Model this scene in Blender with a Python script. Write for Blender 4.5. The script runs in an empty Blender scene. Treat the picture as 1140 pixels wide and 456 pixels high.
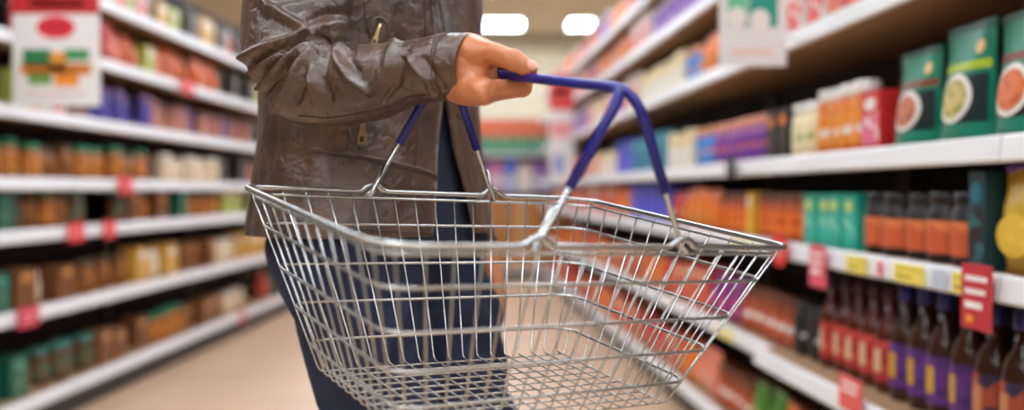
import bpy, bmesh, math, random
import numpy as np
from mathutils import Vector, Matrix, noise
random.seed(7)
C = bpy.context.scene.collection
scene = bpy.context.scene

# ------------------------------------------------------------------ camera
F = 1050.0                       # focal length in pixels of the 1140x456 frame
CAMZ = 1.0
PITCH = math.atan(16 / F)
cam_d = bpy.data.cameras.new('camera')
cam = bpy.data.objects.new('camera', cam_d); C.objects.link(cam)
cam_d.sensor_fit = 'HORIZONTAL'; cam_d.sensor_width = 36; cam_d.lens = F / 1140 * 36
cam.location = (0, 0, CAMZ); cam.rotation_euler = (math.pi / 2 - PITCH, 0, 0)
cam_d.clip_start = .02; cam_d.clip_end = 100
cam_d.dof.use_dof = True; cam_d.dof.focus_distance = 1.13; cam_d.dof.aperture_fstop = 1.72
scene.camera = cam
cp, sp = math.cos(PITCH), math.sin(PITCH)
def P(u, v, d):                  # pixel + distance along the view axis -> world
    X, Y = (u - 570) / F * d, (v - 228) / F * d
    return Vector((X, d * cp - Y * sp, CAMZ - Y * cp - d * sp))
def IMG(w):                      # world -> pixel, distance
    y, z = w[1], w[2] - CAMZ
    d = y * cp - z * sp; Y = -z * cp - y * sp
    return 570 + F * w[0] / d, 228 + F * Y / d, d

# ------------------------------------------------------------------ world, exposure
w = bpy.data.worlds.new('world'); scene.world = w; w.use_nodes = True
w.node_tree.nodes['Background'].inputs[0].default_value = (1, .97, .92, 1)
w.node_tree.nodes['Background'].inputs[1].default_value = .03
vs = scene.view_settings
vs.view_transform = 'Standard'; vs.look = 'None'; vs.gamma = 1; vs.use_curve_mapping = False
vs.exposure = 0.6
PANEL_POWER = 14.0               # emission of the ceiling panels
CEIL = 3.3

# ------------------------------------------------------------------ materials
def lin(c):
    return tuple(((x / 255) / 12.92 if x / 255 <= .04045 else ((x / 255 + .055) / 1.055) ** 2.4) for x in c)
MATS = {}
def mat(name, rgb, rough=.5, metal=0., var=.12, vscale=12., bump=0., bscale=60., spec=.5, emit=0., coat=0.):
    if name in MATS: return MATS[name]
    m = bpy.data.materials.new(name); m.use_nodes = True
    nt = m.node_tree; b = nt.nodes['Principled BSDF']
    c = lin(rgb) + (1,)
    b.inputs['Roughness'].default_value = rough; b.inputs['Metallic'].default_value = metal
    b.inputs['Specular IOR Level'].default_value = spec
    if coat: b.inputs['Coat Weight'].default_value = coat; b.inputs['Coat Roughness'].default_value = .25
    tc = nt.nodes.new('ShaderNodeTexCoord')
    n = nt.nodes.new('ShaderNodeTexNoise'); n.inputs['Scale'].default_value = vscale; n.inputs['Detail'].default_value = 4
    nt.links.new(tc.outputs['Object'], n.inputs['Vector'])
    mx = nt.nodes.new('ShaderNodeMix'); mx.data_type = 'RGBA'
    mx.inputs[6].default_value = tuple(x * (1 - var) for x in c[:3]) + (1,)
    mx.inputs[7].default_value = tuple(min(1, x * (1 + var)) for x in c[:3]) + (1,)
    nt.links.new(n.outputs['Fac'], mx.inputs[0]); nt.links.new(mx.outputs[2], b.inputs['Base Color'])
    if bump:
        n2 = nt.nodes.new('ShaderNodeTexNoise'); n2.inputs['Scale'].default_value = bscale; n2.inputs['Detail'].default_value = 6
        nt.links.new(tc.outputs['Object'], n2.inputs['Vector'])
        bp = nt.nodes.new('ShaderNodeBump'); bp.inputs['Strength'].default_value = bump; bp.inputs['Distance'].default_value = .004
        nt.links.new(n2.outputs['Fac'], bp.inputs['Height']); nt.links.new(bp.outputs[0], b.inputs['Normal'])
    if emit:
        b.inputs['Emission Color'].default_value = c; b.inputs['Emission Strength'].default_value = emit
    MATS[name] = m
    return m
def mprint(name, cols, scale=28., rough=.4):
    """printed packaging: patches of several inks"""
    if name in MATS: return MATS[name]
    m = bpy.data.materials.new(name); m.use_nodes = True
    nt = m.node_tree; b = nt.nodes['Principled BSDF']; b.inputs['Roughness'].default_value = rough
    tc = nt.nodes.new('ShaderNodeTexCoord'); v = nt.nodes.new('ShaderNodeTexVoronoi')
    mp = nt.nodes.new('ShaderNodeMapping'); mp.inputs['Scale'].default_value = (1, 1, 1.7)
    nt.links.new(tc.outputs['Object'], mp.inputs[0]); nt.links.new(mp.outputs[0], v.inputs['Vector'])
    v.inputs['Scale'].default_value = scale
    sx = nt.nodes.new('ShaderNodeSeparateColor'); nt.links.new(v.outputs['Color'], sx.inputs[0])
    r = nt.nodes.new('ShaderNodeValToRGB'); r.color_ramp.interpolation = 'CONSTANT'
    el = r.color_ramp.elements
    for i, c in enumerate(cols):
        e = el[i] if i < 2 else el.new(0)
        e.position = 0 if i == 0 else .45 + .55 * (i - 1) / max(1, len(cols) - 1)
        e.color = lin(c) + (1,)
    nt.links.new(sx.outputs[0], r.inputs[0]); nt.links.new(r.outputs[0], b.inputs['Base Color'])
    MATS[name] = m
    return m

# ------------------------------------------------------------------ mesh helpers
def mesh_from(name, v, f, m=None, smooth=False):
    me = bpy.data.meshes.new(name)
    me.from_pydata([tuple(p) for p in v], [], [tuple(q) for q in f]); me.update()
    if m is not None:
        for k in (m if isinstance(m, (list, tuple)) else [m]): me.materials.append(k)
    if smooth: me.polygons.foreach_set('use_smooth', [True] * len(me.polygons))
    return me
def link(name, me, parent=None, loc=None, rz=None):
    o = bpy.data.objects.new(name, me); C.objects.link(o)
    if parent is not None: o.parent = parent
    if loc is not None: o.location = loc
    if rz is not None: o.rotation_euler = (0, 0, rz)
    return o
def tag(o, label, cat, group=None, kind=None):
    if label: o['label'] = label
    if cat: o['category'] = cat
    if group: o['group'] = group
    if kind: o['kind'] = kind
    return o
def box_vf(x0, x1, y0, y1, z0, z1, bev=0.):
    if not bev:
        v = [(x, y, z) for z in (z0, z1) for y in (y0, y1) for x in (x0, x1)]
        f = [(0, 2, 3, 1), (4, 5, 7, 6), (0, 1, 5, 4), (2, 6, 7, 3), (0, 4, 6, 2), (1, 3, 7, 5)]
        return v, f
    bm = bmesh.new(); v, f = box_vf(x0, x1, y0, y1, z0, z1)
    vv = [bm.verts.new(p) for p in v]
    for q in f: bm.faces.new([vv[i] for i in q])
    bmesh.ops.bevel(bm, geom=bm.edges[:], offset=bev, segments=1, affect='EDGES')
    bm.verts.index_update()
    r = [tuple(p.co) for p in bm.verts], [[p.index for p in q.verts] for q in bm.faces]
    bm.free(); return r
def lathe_vf(prof, n=16, cx=0, cy=0, a0=0, a1=2 * math.pi, caps=True):
    v, f = [], []
    full = abs(a1 - a0 - 2 * math.pi) < 1e-6
    k = n if full else n + 1
    for r, z in prof:
        for i in range(k):
            a = a0 + (a1 - a0) * i / n
            v.append((cx + r * math.cos(a), cy + r * math.sin(a), z))
    for j in range(len(prof) - 1):
        for i in range(n):
            i2 = (i + 1) % k
            f.append((j * k + i, j * k + i2, (j + 1) * k + i2, (j + 1) * k + i))
    if caps and full:
        f.append(tuple(range(n))[::-1]); f.append(tuple(range((len(prof) - 1) * k, len(prof) * k)))
    return v, f
def tube_vf(pts, r, n=8, closed=False, cap=True):
    pts = [Vector(p) for p in pts]; N = len(pts)
    if not isinstance(r, (list, tuple)): r = [r] * N
    v, f = [], []
    T = []
    for i in range(N):
        a = pts[(i - 1) % N] if (closed or i > 0) else pts[i]
        b = pts[(i + 1) % N] if (closed or i < N - 1) else pts[i]
        T.append((b - a).normalized())
    ref = Vector((0, 0, 1)) if abs(T[0].z) < .9 else Vector((1, 0, 0))
    e1 = T[0].cross(ref).normalized()
    for i in range(N):
        e1 = (e1 - T[i] * e1.dot(T[i])).normalized(); e2 = T[i].cross(e1)
        for j in range(n):
            a = 2 * math.pi * j / n
            v.append(pts[i] + (e1 * math.cos(a) + e2 * math.sin(a)) * r[i])
    for i in range(N if closed else N - 1):
        i2 = (i + 1) % N
        for j in range(n):
            j2 = (j + 1) % n
            f.append((i * n + j, i * n + j2, i2 * n + j2, i2 * n + j))
    if cap and not closed:
        f.append(tuple(range(n))[::-1]); f.append(tuple(range((N - 1) * n, N * n)))
    return v, f
def join_vf(*parts):
    v, f = [], []
    for a, b in parts:
        o = len(v); v += list(a); f += [tuple(i + o for i in q) for q in b]
    return v, f
def disc_vf(cx, cz, rx, rz, y, n=20, t=.001):
    v = [(cx + rx * math.cos(2 * math.pi * i / n), y, cz + rz * math.sin(2 * math.pi * i / n)) for i in range(n)]
    v += [(a, y - t, c) for a, _, c in v]
    f = [tuple(range(n, 2 * n))] + [(i, (i + 1) % n, n + (i + 1) % n, n + i) for i in range(n)]
    return v, f
def round_path(pts, rad, seg=5, closed=False):
    """polyline with rounded corners"""
    pts = [Vector(p) for p in pts]; out = []; N = len(pts)
    for i, p in enumerate(pts):
        if not closed and i in (0, N - 1): out.append(p); continue
        a, b = pts[i - 1], pts[(i + 1) % N]
        r_ = rad[i] if isinstance(rad, (list, tuple)) else rad
        d1, d2 = (a - p), (b - p)
        k = min(r_, d1.length * .49, d2.length * .49)
        q1, q2 = p + d1.normalized() * k, p + d2.normalized() * k
        for s in range(seg + 1):
            t = s / seg
            out.append(q1 * (1 - t) ** 2 + p * 2 * t * (1 - t) + q2 * t * t)
    return out

# ------------------------------------------------------------------ distance-field surfaces (numpy)
def surface_nets(fn, lo, hi, h):
    lo = np.array(lo, float); n = np.ceil((np.array(hi, float) - lo) / h).astype(int) + 1
    ax = [lo[i] + h * np.arange(n[i]) for i in range(3)]
    X, Y, Z = np.meshgrid(*ax, indexing='ij')
    V = fn(np.stack([X, Y, Z], -1).reshape(-1, 3)).reshape(n)
    acc = np.zeros(tuple(n - 1) + (3,)); cnt = np.zeros(tuple(n - 1))
    def sl(o): return tuple(slice(o[i], n[i] - 1 + o[i]) for i in range(3))
    for axis in range(3):
        oth = [i for i in range(3) if i != axis]
        for p in (0, 1):
            for q in (0, 1):
                o0 = [0, 0, 0]; o0[oth[0]] = p; o0[oth[1]] = q
                o1 = list(o0); o1[axis] = 1
                a, b = V[sl(o0)], V[sl(o1)]
                mk = (a < 0) != (b < 0)
                t = np.where(mk, a / np.where(mk, a - b, 1), 0)
                for k in range(3):
                    acc[..., k] += np.where(mk, (t if k == axis else o0[k]), 0)
                cnt += mk
    act = cnt > 0
    idx = -np.ones(act.shape, int); idx[act] = np.arange(act.sum())
    ijk = np.argwhere(act)
    verts = lo + h * (ijk + acc[act] / cnt[act][:, None])
    faces = []
    for axis in range(3):
        a = V[tuple(slice(0, n[i] - (1 if i == axis else 0)) for i in range(3))]
        b = V[tuple(slice(1 if i == axis else 0, n[i]) for i in range(3))]
        e = np.argwhere((a < 0) != (b < 0))
        o1, o2 = [(1, 2), (2, 0), (0, 1)][axis]
        ok = (e[:, o1] > 0) & (e[:, o2] > 0) & (e[:, o1] < n[o1] - 1) & (e[:, o2] < n[o2] - 1)
        e = e[ok]; neg = a[tuple(e.T)] < 0
        def g(d1, d2):
            q = e.copy(); q[:, o1] -= d1; q[:, o2] -= d2; return idx[tuple(q.T)]
        q = np.stack([g(1, 1), g(0, 1), g(0, 0), g(1, 0)], -1)
        q[~neg] = q[~neg][:, ::-1]
        faces.append(q)
    return verts, np.concatenate(faces)
def cone(p, a, b, ra, rb):
    a = np.array(a, float); b = np.array(b, float); d = b - a
    t = np.clip(((p - a) @ d) / max(d @ d, 1e-12), 0, 1)
    return np.linalg.norm(p - (a + t[:, None] * d), axis=1) - (ra + t * (rb - ra))
def ell(p, c, r, R=None):
    q = p - np.array(c, float)
    if R is not None: q = q @ np.array(R)          # columns of R are the axes
    r = np.array(r, float)
    k = np.linalg.norm(q / r, axis=1)
    return (k - 1) * r.min() if r.min() > .6 * r.max() else k * (k - 1) / np.maximum(np.linalg.norm(q / r ** 2, axis=1), 1e-9)
def smin(a, b, k):
    h = np.clip(.5 + .5 * (b - a) / k, 0, 1)
    return b + (a - b) * h - k * h * (1 - h)
def chainfield(p, pts, rad, k=.008):
    d = None
    for i in range(len(pts) - 1):
        e = cone(p, pts[i], pts[i + 1], rad[i], rad[i + 1])
        d = e if d is None else np.minimum(d, e)
    return d

# ================================================================== THE SETTING
def plane_obj(name, v, m):
    o = link(name, mesh_from(name, v, [(0, 1, 2, 3)], m)); tag(o, None, None, kind='structure'); return o
YB, YF, XL, XR = 14.0, -7.0, -8.0, 7.0
def floor_mat():
    m = mat('floor_vinyl', (212, 180, 150), rough=.32, var=.16, vscale=1.6, bump=.02, bscale=40)
    return m
plane_obj('floor', [(XL, YF, 0), (XR, YF, 0), (XR, YB, 0), (XL, YB, 0)], floor_mat())
plane_obj('ceiling', [(XL, YF, CEIL), (XL, YB, CEIL), (XR, YB, CEIL), (XR, YF, CEIL)], mat('ceiling_paint', (214, 204, 180), rough=.9, var=.04))
wm = mat('wall_paint', (206, 197, 174), rough=.85, var=.05)
plane_obj('wall_back', [(XL, YB, 0), (XR, YB, 0), (XR, YB, CEIL), (XL, YB, CEIL)], wm)
plane_obj('wall_front', [(XL, YF, 0), (XL, YF, CEIL), (XR, YF, CEIL), (XR, YF, 0)], wm)
plane_obj('wall_left', [(XL, YF, 0), (XL, YB, 0), (XL, YB, CEIL), (XL, YF, CEIL)], wm)
plane_obj('wall_right', [(XR, YF, 0), (XR, YF, CEIL), (XR, YB, CEIL), (XR, YB, 0)], wm)
for nm, v in (('trim_1', box_vf(XL, XR, YB - .08, YB, CEIL - .22, CEIL - .06)),):
    o = link(nm, mesh_from(nm, *v, mat('beam_paint', (176, 166, 142), rough=.8))); tag(o, None, None, kind='structure')

# ceiling light panels: a housing and a glowing diffuser
m_dif = mat('panel_diffuser', (234, 243, 255), emit=PANEL_POWER, var=0)
m_hou = mat('panel_housing', (235, 235, 230), rough=.5)
lamp_cache = {}
def lamp_mesh(wd):
    if wd not in lamp_cache:
        h = box_vf(-wd / 2 - .03, wd / 2 + .03, -.33, .33, -.035, 0)
        lamp_cache[wd] = (mesh_from('housing', *h, m_hou), mesh_from('diffuser', *box_vf(-wd / 2, wd / 2, -.3, .3, -.045, -.034), m_dif))
    return lamp_cache[wd]
for j in range(9):
    y = 12.9 - 2.4 * j
    for i in range(-1, 2):
        for x, wd in ((-.17 + 2.2 * i, .6), (.93 + 2.2 * i, .3)):
            h, d = lamp_mesh(wd)
            r = link('ceiling_light', h, loc=(x, y, CEIL))
            link('diffuser', d, r)
            if j == 0 and i == 0:
                tag(r, 'wide glowing ceiling light panel at the far end, next to the hand' if wd > .5 else 'small glowing ceiling light panel above the red sign, right of the wide one', 'ceiling light', 'ceiling light panels')
            else:
                tag(r, 'glowing ceiling light panel out of the picture above the aisles', 'ceiling light', 'ceiling light panels')

# ================================================================== SHELVING
AR, AL = math.radians(3.81), math.radians(1.64)
class Side:
    def __init__(s, d, n, q): s.d, s.n, s.q = Vector(d), Vector(n), q; s.rz = math.atan2(-s.n.x, s.n.y)
    def pt(s, along, into, z=0): return s.d * along + s.n * (s.q + into) + Vector((0, 0, z))
RIGHT = Side((-math.sin(AR), math.cos(AR), 0), (math.cos(AR), math.sin(AR), 0), 1.03)
LEFT = Side((math.sin(AL), math.cos(AL), 0), (-math.cos(AL), math.sin(AL), 0), 2.06)
RZ = [.16, .50, .84, 1.10, 1.47, 1.77, 2.02]
LZ = [.16, .52, .84, 1.05, 1.33, 1.62, 1.90]
m_white = mat('shelf_rail_white', (232, 234, 236), rough=.35, var=.03, vscale=5)
m_board = mat('shelf_board', (168, 134, 100), rough=.5, var=.05)
m_backp = mat('shelf_back_panel', (34, 30, 28), rough=.7, var=.08)  # near-black base colour paints in the shadow behind the products
m_upr = mat('shelf_upright', (70, 66, 62), rough=.5)
m_kick = mat('kick_plate', (70, 66, 62), rough=.6)
DEPTH = .45
_mesh_c = {}
def cached(key, vf, m, smooth=False):
    if key not in _mesh_c: _mesh_c[key] = mesh_from(key if isinstance(key, str) else key[0], *vf(), m, smooth)
    return _mesh_c[key]
def bay(side, s0, width, zs, label, proud={}):
    # local frame: +x along product width, +y into the shelf, origin at the front edge centre
    root = bpy.data.objects.new('shelving_bay', None); C.objects.link(root)
    root.location = side.pt(s0 + width / 2, 0); root.rotation_euler = (0, 0, side.rz)
    tag(root, label, 'shelving', 'shelving bays')
    hw = width / 2
    link('back_panel', cached(('back_panel', width), lambda: box_vf(-hw, hw, DEPTH, DEPTH + .02, .0, 2.35), m_backp), root)
    for sx in (-1, 1):
        link('upright', cached(('upright', width, sx), lambda: box_vf(sx * (hw - .02) - .018, sx * (hw - .02) + .018, DEPTH - .03, DEPTH - .001, 0, 2.35), m_upr), root)
    link('kick_plate', cached(('kick_plate', width), lambda: box_vf(-hw, hw, .05, .07, 0, .12), m_kick), root)
    for k, z in enumerate(zs):
        pr = proud.get(k, 0)
        sh = link('shelf', cached(('shelf', width, pr), lambda: box_vf(-hw + .002, hw - .002, .004 - pr, DEPTH - .031, -.03, 0), m_board), root, loc=(0, 0, z))
        # sloped price rail with a lip
        def rail():
            y0 = -.012 - pr
            sec = [(y0 + .014, .004), (y0 + .004, .004), (y0, -.002), (y0 - .006, -.042), (y0 - .002, -.048), (y0 + .014, -.046)]
            v = [(x, a, b) for x in (-hw + .003, hw - .003) for a, b in sec]
            n = len(sec)
            f = [(i, (i + 1) % n, n + (i + 1) % n, n + i) for i in range(n)] + [tuple(range(n))[::-1], tuple(range(n, 2 * n))]
            return v, f
        link('price_rail', cached(('price_rail', width, pr), rail, m_white), sh)
    return root
ORD = ['first', 'second', 'third', 'fourth', 'fifth', 'sixth', 'seventh', 'eighth', 'ninth', 'tenth', 'eleventh', 'twelfth', 'thirteenth', 'fourteenth', 'fifteenth',
       'sixteenth', 'seventeenth', 'eighteenth', 'nineteenth', 'twentieth']
def ordw(i):
    if i < 20: return ORD[i]
    tens = {2: 'twenty', 3: 'thirty', 4: 'forty', 5: 'fifty', 6: 'sixty', 7: 'seventy'}
    t, o = divmod(i + 1, 10)
    return (tens[t].replace('ty', 'tieth') if o == 0 else tens[t] + '-' + ORD[o - 1])
bw = 1.25
for k in range(-1, 7):
    s0 = 2.93 - bw + bw * (k)
    bay(RIGHT, s0, bw, RZ, ['nearest right-hand shelving bay, with the pouches and sauce bottles', 'second right-hand shelving bay, behind the right corner of the basket'][k] if 0 <= k < 2 else 'right-hand shelving bay just past the right picture edge' if k < 0 else
        ordw(k) + ' right-hand shelving bay from the front, along the aisle', proud={1: .05} if k == 0 else {})
for k in range(-1, 5):
    s0 = 2.85 + bw * k
    bay(LEFT, s0, bw, LZ, ['nearest left-hand shelving bay at the picture edge, behind the white poster', 'second left-hand shelving bay, right of the white poster'][k] if 0 <= k < 2 else 'left-hand shelving bay just past the left picture edge' if k < 0 else
        ordw(k) + ' left-hand shelving bay from the front, toward the person')

# ------------------------------------------------------------------ products
def part(name, vf, m, smooth=False): return (name, vf, m, smooth)
GL = lambda n, c, r=.12: mat(n, c, rough=r, var=.1, spec=.6)
def prod_parts(sp):
    k = sp['kind']; w_, d_, h_ = sp['w'], sp['d'], sp['h']; key = sp['key']
    c = sp['cols']
    body = mat(key + '_body', c[0], rough=sp.get('rough', .35), var=.1, vscale=30)
    lab = mprint(key + '_print', c[1] if isinstance(c[1], list) else [c[1]] * 2, scale=sp.get('ps', 30))
    lid = mat(key + '_lid', c[2], rough=.3, var=.06)
    r = w_ / 2 * .94; n = 14
    A0, A1 = math.radians(185), math.radians(355)      # front half faces -y
    if k == 'bottle':
        pr = [(r * .9, 0), (r, .006), (r, h_ * .56), (r * .85, h_ * .64), (r * .42, h_ * .74), (r * .36, h_ * .9)]
        return [part('body', lathe_vf(pr, n), body, True),
                part('label', lathe_vf([(r + .0012, h_ * .12), (r + .0012, h_ * .5)], n, a0=A0, a1=A1), lab, True),
                part('emblem', lathe_vf([(r + .0022, h_ * .2), (r + .0022, h_ * .42)], 6, a0=math.radians(248), a1=math.radians(292)), mat(key + '_emblem', sp.get('emb', (220, 190, 150)), rough=.4), True),
                part('cap', lathe_vf([(r * .46, h_ * .86), (r * .48, h_ * .87), (r * .48, h_ * .985), (r * .4, h_)], n), lid, True)]
    if k == 'jar':
        pr = [(r * .9, 0), (r, .005), (r, h_ * .74), (r * .86, h_ * .8), (r * .86, h_ * .84)]
        return [part('body', lathe_vf(pr, n), body, True),
                part('label', lathe_vf([(r + .0012, h_ * .14), (r + .0012, h_ * .6)], n, a0=A0, a1=A1), lab, True),
                part('lid', lathe_vf([(r * .9, h_ * .82), (r * .93, h_ * .83), (r * .93, h_ * .985), (r * .86, h_)], n), lid, True)]
    if k == 'pot':
        pr = [(r * .82, 0), (r * .84, .004), (r * .98, h_ * .9)]
        return [part('body', lathe_vf(pr, n), body, True),
                part('label', lathe_vf([(r * .875 + .0015, h_ * .18), (r * .955 + .0015, h_ * .72)], n, a0=A0, a1=A1), lab, True),
                part('lid', lathe_vf([(r, h_ * .89), (r * 1.03, h_ * .9), (r * 1.03, h_ * .98), (r * .9, h_)], n), lid, True)]
    if k == 'box':
        bx = box_vf(-w_ / 2 + .002, w_ / 2 - .002, 0, d_, 0, h_, .003)
        pan = box_vf(-w_ * .42, w_ * .42, -.001, .001, h_ * .1, h_ * .62)
        emb = disc_vf(0, h_ * .78, w_ * .3, h_ * .11, -.0002, 14)
        return [part('body', bx, body), part('print_panel', pan, lab), part('emblem', emb, lid)]
    if k == 'bag':
        # pillow pack with crimped top and bottom
        nx, nz = 9, 11; v = []; f = []
        for sgn in (-1, 1):
            for j in range(nz):
                for i in range(nx):
                    a, b = i / (nx - 1) * 2 - 1, j / (nz - 1)
                    t = (1 - abs(a) ** 2.5) * min(1, 4 * b * 1.0 + .25) * (1 if b < .6 else max(0, 1 - (b - .6) / .36)) ** .7
                    v.append((a * w_ / 2 * (.97 - .03 * math.sin(b * 9)), d_ / 2 + sgn * (d_ / 2 * t + .001), b * h_))
        N = nx * nz
        for j in range(nz - 1):
            for i in range(nx - 1):
                q = j * nx + i
                f.append((q, q + 1, q + nx + 1, q + nx)); f.append((N + q, N + q + nx, N + q + nx + 1, N + q + 1))
        f.append(tuple(range(nx))[::-1] + tuple(range(N, N + nx)))
        pan = disc_vf(0, h_ * .36, w_ * .33, h_ * .2, .0, 16, t=.003)
        top = box_vf(-w_ * .47, w_ * .47, d_ / 2 - .004, d_ / 2 + .004, h_ * .93, h_)
        return [part('body', (v, f), body, True), part('print_panel', pan, lab), part('top_seal', top, lid)]
def pouch_parts(key, teal, band, food, w_, d_, h_, win=True):
    """stand-up pouch: bulging gusset at the base, flat seal on top"""
    nx, nz = 13, 15; v = []; f = []
    def thick(a, b): return d_ / 2 * (1 - abs(a) ** 3) * (1 - .92 * b ** 1.6) + .0015
    def pt(a, b, sg): return (a * w_ / 2 * (1 - .05 * math.sin(b * math.pi) - .04 * b), d_ / 2 + sg * thick(a, b), b * h_)
    for sg in (-1, 1):
        for j in range(nz):
            for i in range(nx): v.append(pt(i / (nx - 1) * 2 - 1, j / (nz - 1), sg))
    N = nx * nz
    for j in range(nz - 1):
        for i in range(nx - 1):
            q = j * nx + i
            f.append((q, q + 1, q + nx + 1, q + nx)); f.append((N + q, N + q + nx, N + q + nx + 1, N + q + 1))
    for j in range(nz - 1):
        for e in (0, nx - 1):
            q = j * nx + e; f.append((q, q + nx, N + q + nx, N + q))
    f.append(tuple(range(nx))[::-1] + tuple(range(N, N + nx)))
    def patch(a0, a1, b0, b1, n=8, off=.0015):
        pv, pf = [], []
        for j in range(n + 1):
            for i in range(n + 1):
                x, y, z = pt(a0 + (a1 - a0) * i / n, b0 + (b1 - b0) * j / n, -1); pv.append((x, y - off, z))
        for j in range(n):
            for i in range(n): q = j * (n + 1) + i; pf.append((q, q + 1, q + n + 2, q + n + 1))
        return pv, pf
    def round_patch(ca, cb, ra, rb, off, n=24):
        pv = [pt(ca, cb, -1)]; rings = 4
        for k in range(1, rings + 1):
            for i in range(n):
                t = 2 * math.pi * i / n
                pv.append(pt(ca + ra * k / rings * math.cos(t), cb + rb * k / rings * math.sin(t), -1))
        pv = [(x, y - off, z) for x, y, z in pv]
        pf = [(0, 1 + i, 1 + (i + 1) % n) for i in range(n)]
        for k in range(rings - 1):
            for i in range(n):
                a, b = 1 + k * n + i, 1 + k * n + (i + 1) % n; pf.append((a, b, b + n, a + n)) if False else pf.append((a, a + n, b + n, b))
        return pv, pf
    m = mat(key + '_film', teal, rough=.28, var=.12, vscale=14, bump=.15, bscale=18)
    dk = mat(key + '_dark', (20, 40, 40), rough=.3)
    out = [part('body', (v, f), m, True),
           part('dark_panel', patch(-.9, .9, .16, .56), dk, True),
           part('colour_band', patch(-.95, .95, .60, .67), mat(key + '_band', band, rough=.3), True),
           part('plate_picture', round_patch(.0, .37, .62, .21, .003), mat('plate_white', (232, 230, 220), rough=.4), True),
           part('food_picture', round_patch(.0, .37, .5, .165, .0045), mprint(key + '_food', food, 60), True),
           part('tear_seal', patch(-.97, .97, .93, .995), mat(key + '_seal', tuple(int(x * .55) for x in teal), rough=.35), True),
           part('badge', round_patch(.66, .78, .13, .06, .003), mat('badge_cream', (226, 190, 130), rough=.4), True)]
    return out
SPEC = {}
def spec(key, kind, w, d, h, cols, desc, cat, **kw):
    SPEC[key] = dict(key=key, kind=kind, w=w, d=d, h=h, cols=cols, desc=desc, cat=cat, **kw)
OR, RD, YL, WH, BK, PU, TL, BL, GR, CRM, PK, BR = (232, 120, 40), (200, 40, 40), (240, 200, 60), (236, 234, 228), (24, 22, 24), (110, 60, 160), (20, 150, 135), (40, 70, 170), (60, 140, 70), (232, 220, 180), (225, 110, 140), (110, 60, 30)
# right side
spec('pinkbox', 'box', .11, .10, .15, (RD, [PK, WH, RD], WH), 'small red box with pink print', 'box')
spec('orangebottle', 'jar', .082, .08, .185, ((226, 128, 40), [(236, 150, 60), WH, (240, 160, 70)], WH), 'orange sauce jar with white cap', 'jar')
spec('creamjar', 'jar', .085, .08, .165, (CRM, [CRM, (150, 170, 80), WH], WH), 'cream sauce jar with white cap', 'jar')
spec('blackpack', 'box', .10, .08, .16, ((30, 28, 30), [BK, WH, (60, 60, 60), OR], OR), 'black carton with orange emblem', 'carton')
spec('purplejar', 'jar', .088, .08, .16, ((150, 80, 150), [PU, (170, 120, 200), OR, (210, 190, 220)], (222, 150, 120)), 'purple-labelled sauce jar', 'jar')
spec('bluejar', 'jar', .088, .08, .16, ((70, 120, 200), [(80, 150, 220), OR, YL], (222, 150, 100)), 'blue and orange sauce jar', 'jar')
spec('tealbox', 'box', .15, .12, .20, ((24, 130, 160), [(30, 150, 180), (20, 90, 130)], (60, 180, 200)), 'turquoise carton', 'carton')
spec('blackpot', 'jar', .098, .10, .155, ((26, 24, 26), [(206, 96, 56), (226, 130, 80), (50, 40, 40)], BK), 'black jar with an orange label', 'jar', ps=22)
spec('aquabox', 'box', .085, .09, .15, ((30, 170, 150), [(40, 180, 160), (160, 220, 190), (20, 140, 130)], (190, 220, 120)), 'aqua green carton', 'carton')
spec('yellowpack', 'bag', .17, .07, .21, ((206, 168, 50), [(230, 190, 60), (236, 200, 80), (120, 60, 140)], PU), 'yellow packet with purple seal', 'packet')
spec('yellowslim', 'box', .065, .07, .155, ((226, 180, 60), [YL, OR, WH], WH), 'slim yellow carton', 'carton')
spec('darkteal', 'box', .07, .09, .2, ((16, 60, 70), [(20, 90, 100), BK], (20, 120, 140)), 'narrow dark teal carton', 'carton')
spec('orangespice', 'jar', .088, .09, .15, ((190, 84, 40), [OR, RD, (240, 150, 60)], (120, 70, 50)), 'orange-red spice jar', 'jar')
spec('orangebag', 'bag', .12, .06, .17, (OR, [(240, 160, 60), RD, YL], (150, 70, 30)), 'orange crinkled packet', 'packet')
spec('redbag', 'bag', .13, .06, .17, (RD, [(220, 80, 60), WH, YL], (150, 30, 30)), 'red crinkled packet', 'packet')
spec('bluebox', 'box', .17, .12, .19, ((40, 60, 190), [(60, 80, 210), (90, 90, 220)], (30, 40, 140)), 'royal blue carton', 'carton')
spec('purplesauce', 'bottle', .082, .08, .275, ((60, 30, 18), [(96, 46, 128), (74, 34, 108), (206, 156, 56)], (40, 44, 120)), 'purple-labelled brown sauce bottle', 'bottle', rough=.12, emb=(206, 158, 50))
spec('orangesauce', 'bottle', .085, .08, .27, ((58, 28, 16), [(170, 76, 50), (50, 34, 70), (190, 106, 54)], (40, 40, 110)), 'orange-labelled brown sauce bottle', 'bottle', rough=.12, emb=(200, 130, 90))
spec('redsauce', 'bottle', .078, .08, .26, ((84, 30, 18), [(180, 46, 46), (206, 74, 66), (206, 160, 150)], (60, 20, 20)), 'red-labelled chilli sauce bottle', 'bottle', rough=.12)
spec('blackjar', 'jar', .10, .09, .155, ((20, 20, 22), [BK, (190, 190, 190), (60, 60, 62)], (30, 30, 34)), 'black and silver jar', 'jar')
spec('spicejar', 'jar', .075, .07, .16, ((150, 70, 36), [(190, 90, 60), WH, (206, 96, 60)], (110, 60, 40)), 'brown spice jar with a pale label', 'jar')
spec('magentabag', 'bag', .13, .06, .18, ((130, 40, 120), [(220, 60, 140), PU, (240, 150, 120)], (90, 30, 100)), 'magenta and purple packet', 'packet')
spec('greenbag', 'bag', .14, .06, .18, ((70, 130, 40), [(140, 170, 60), RD, YL], (40, 90, 30)), 'leaf green packet', 'packet')
spec('redbox', 'box', .15, .12, .18, ((196, 62, 44), [(216, 96, 60), (190, 40, 40), (240, 190, 140)], (230, 200, 160)), 'red carton', 'carton')
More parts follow.
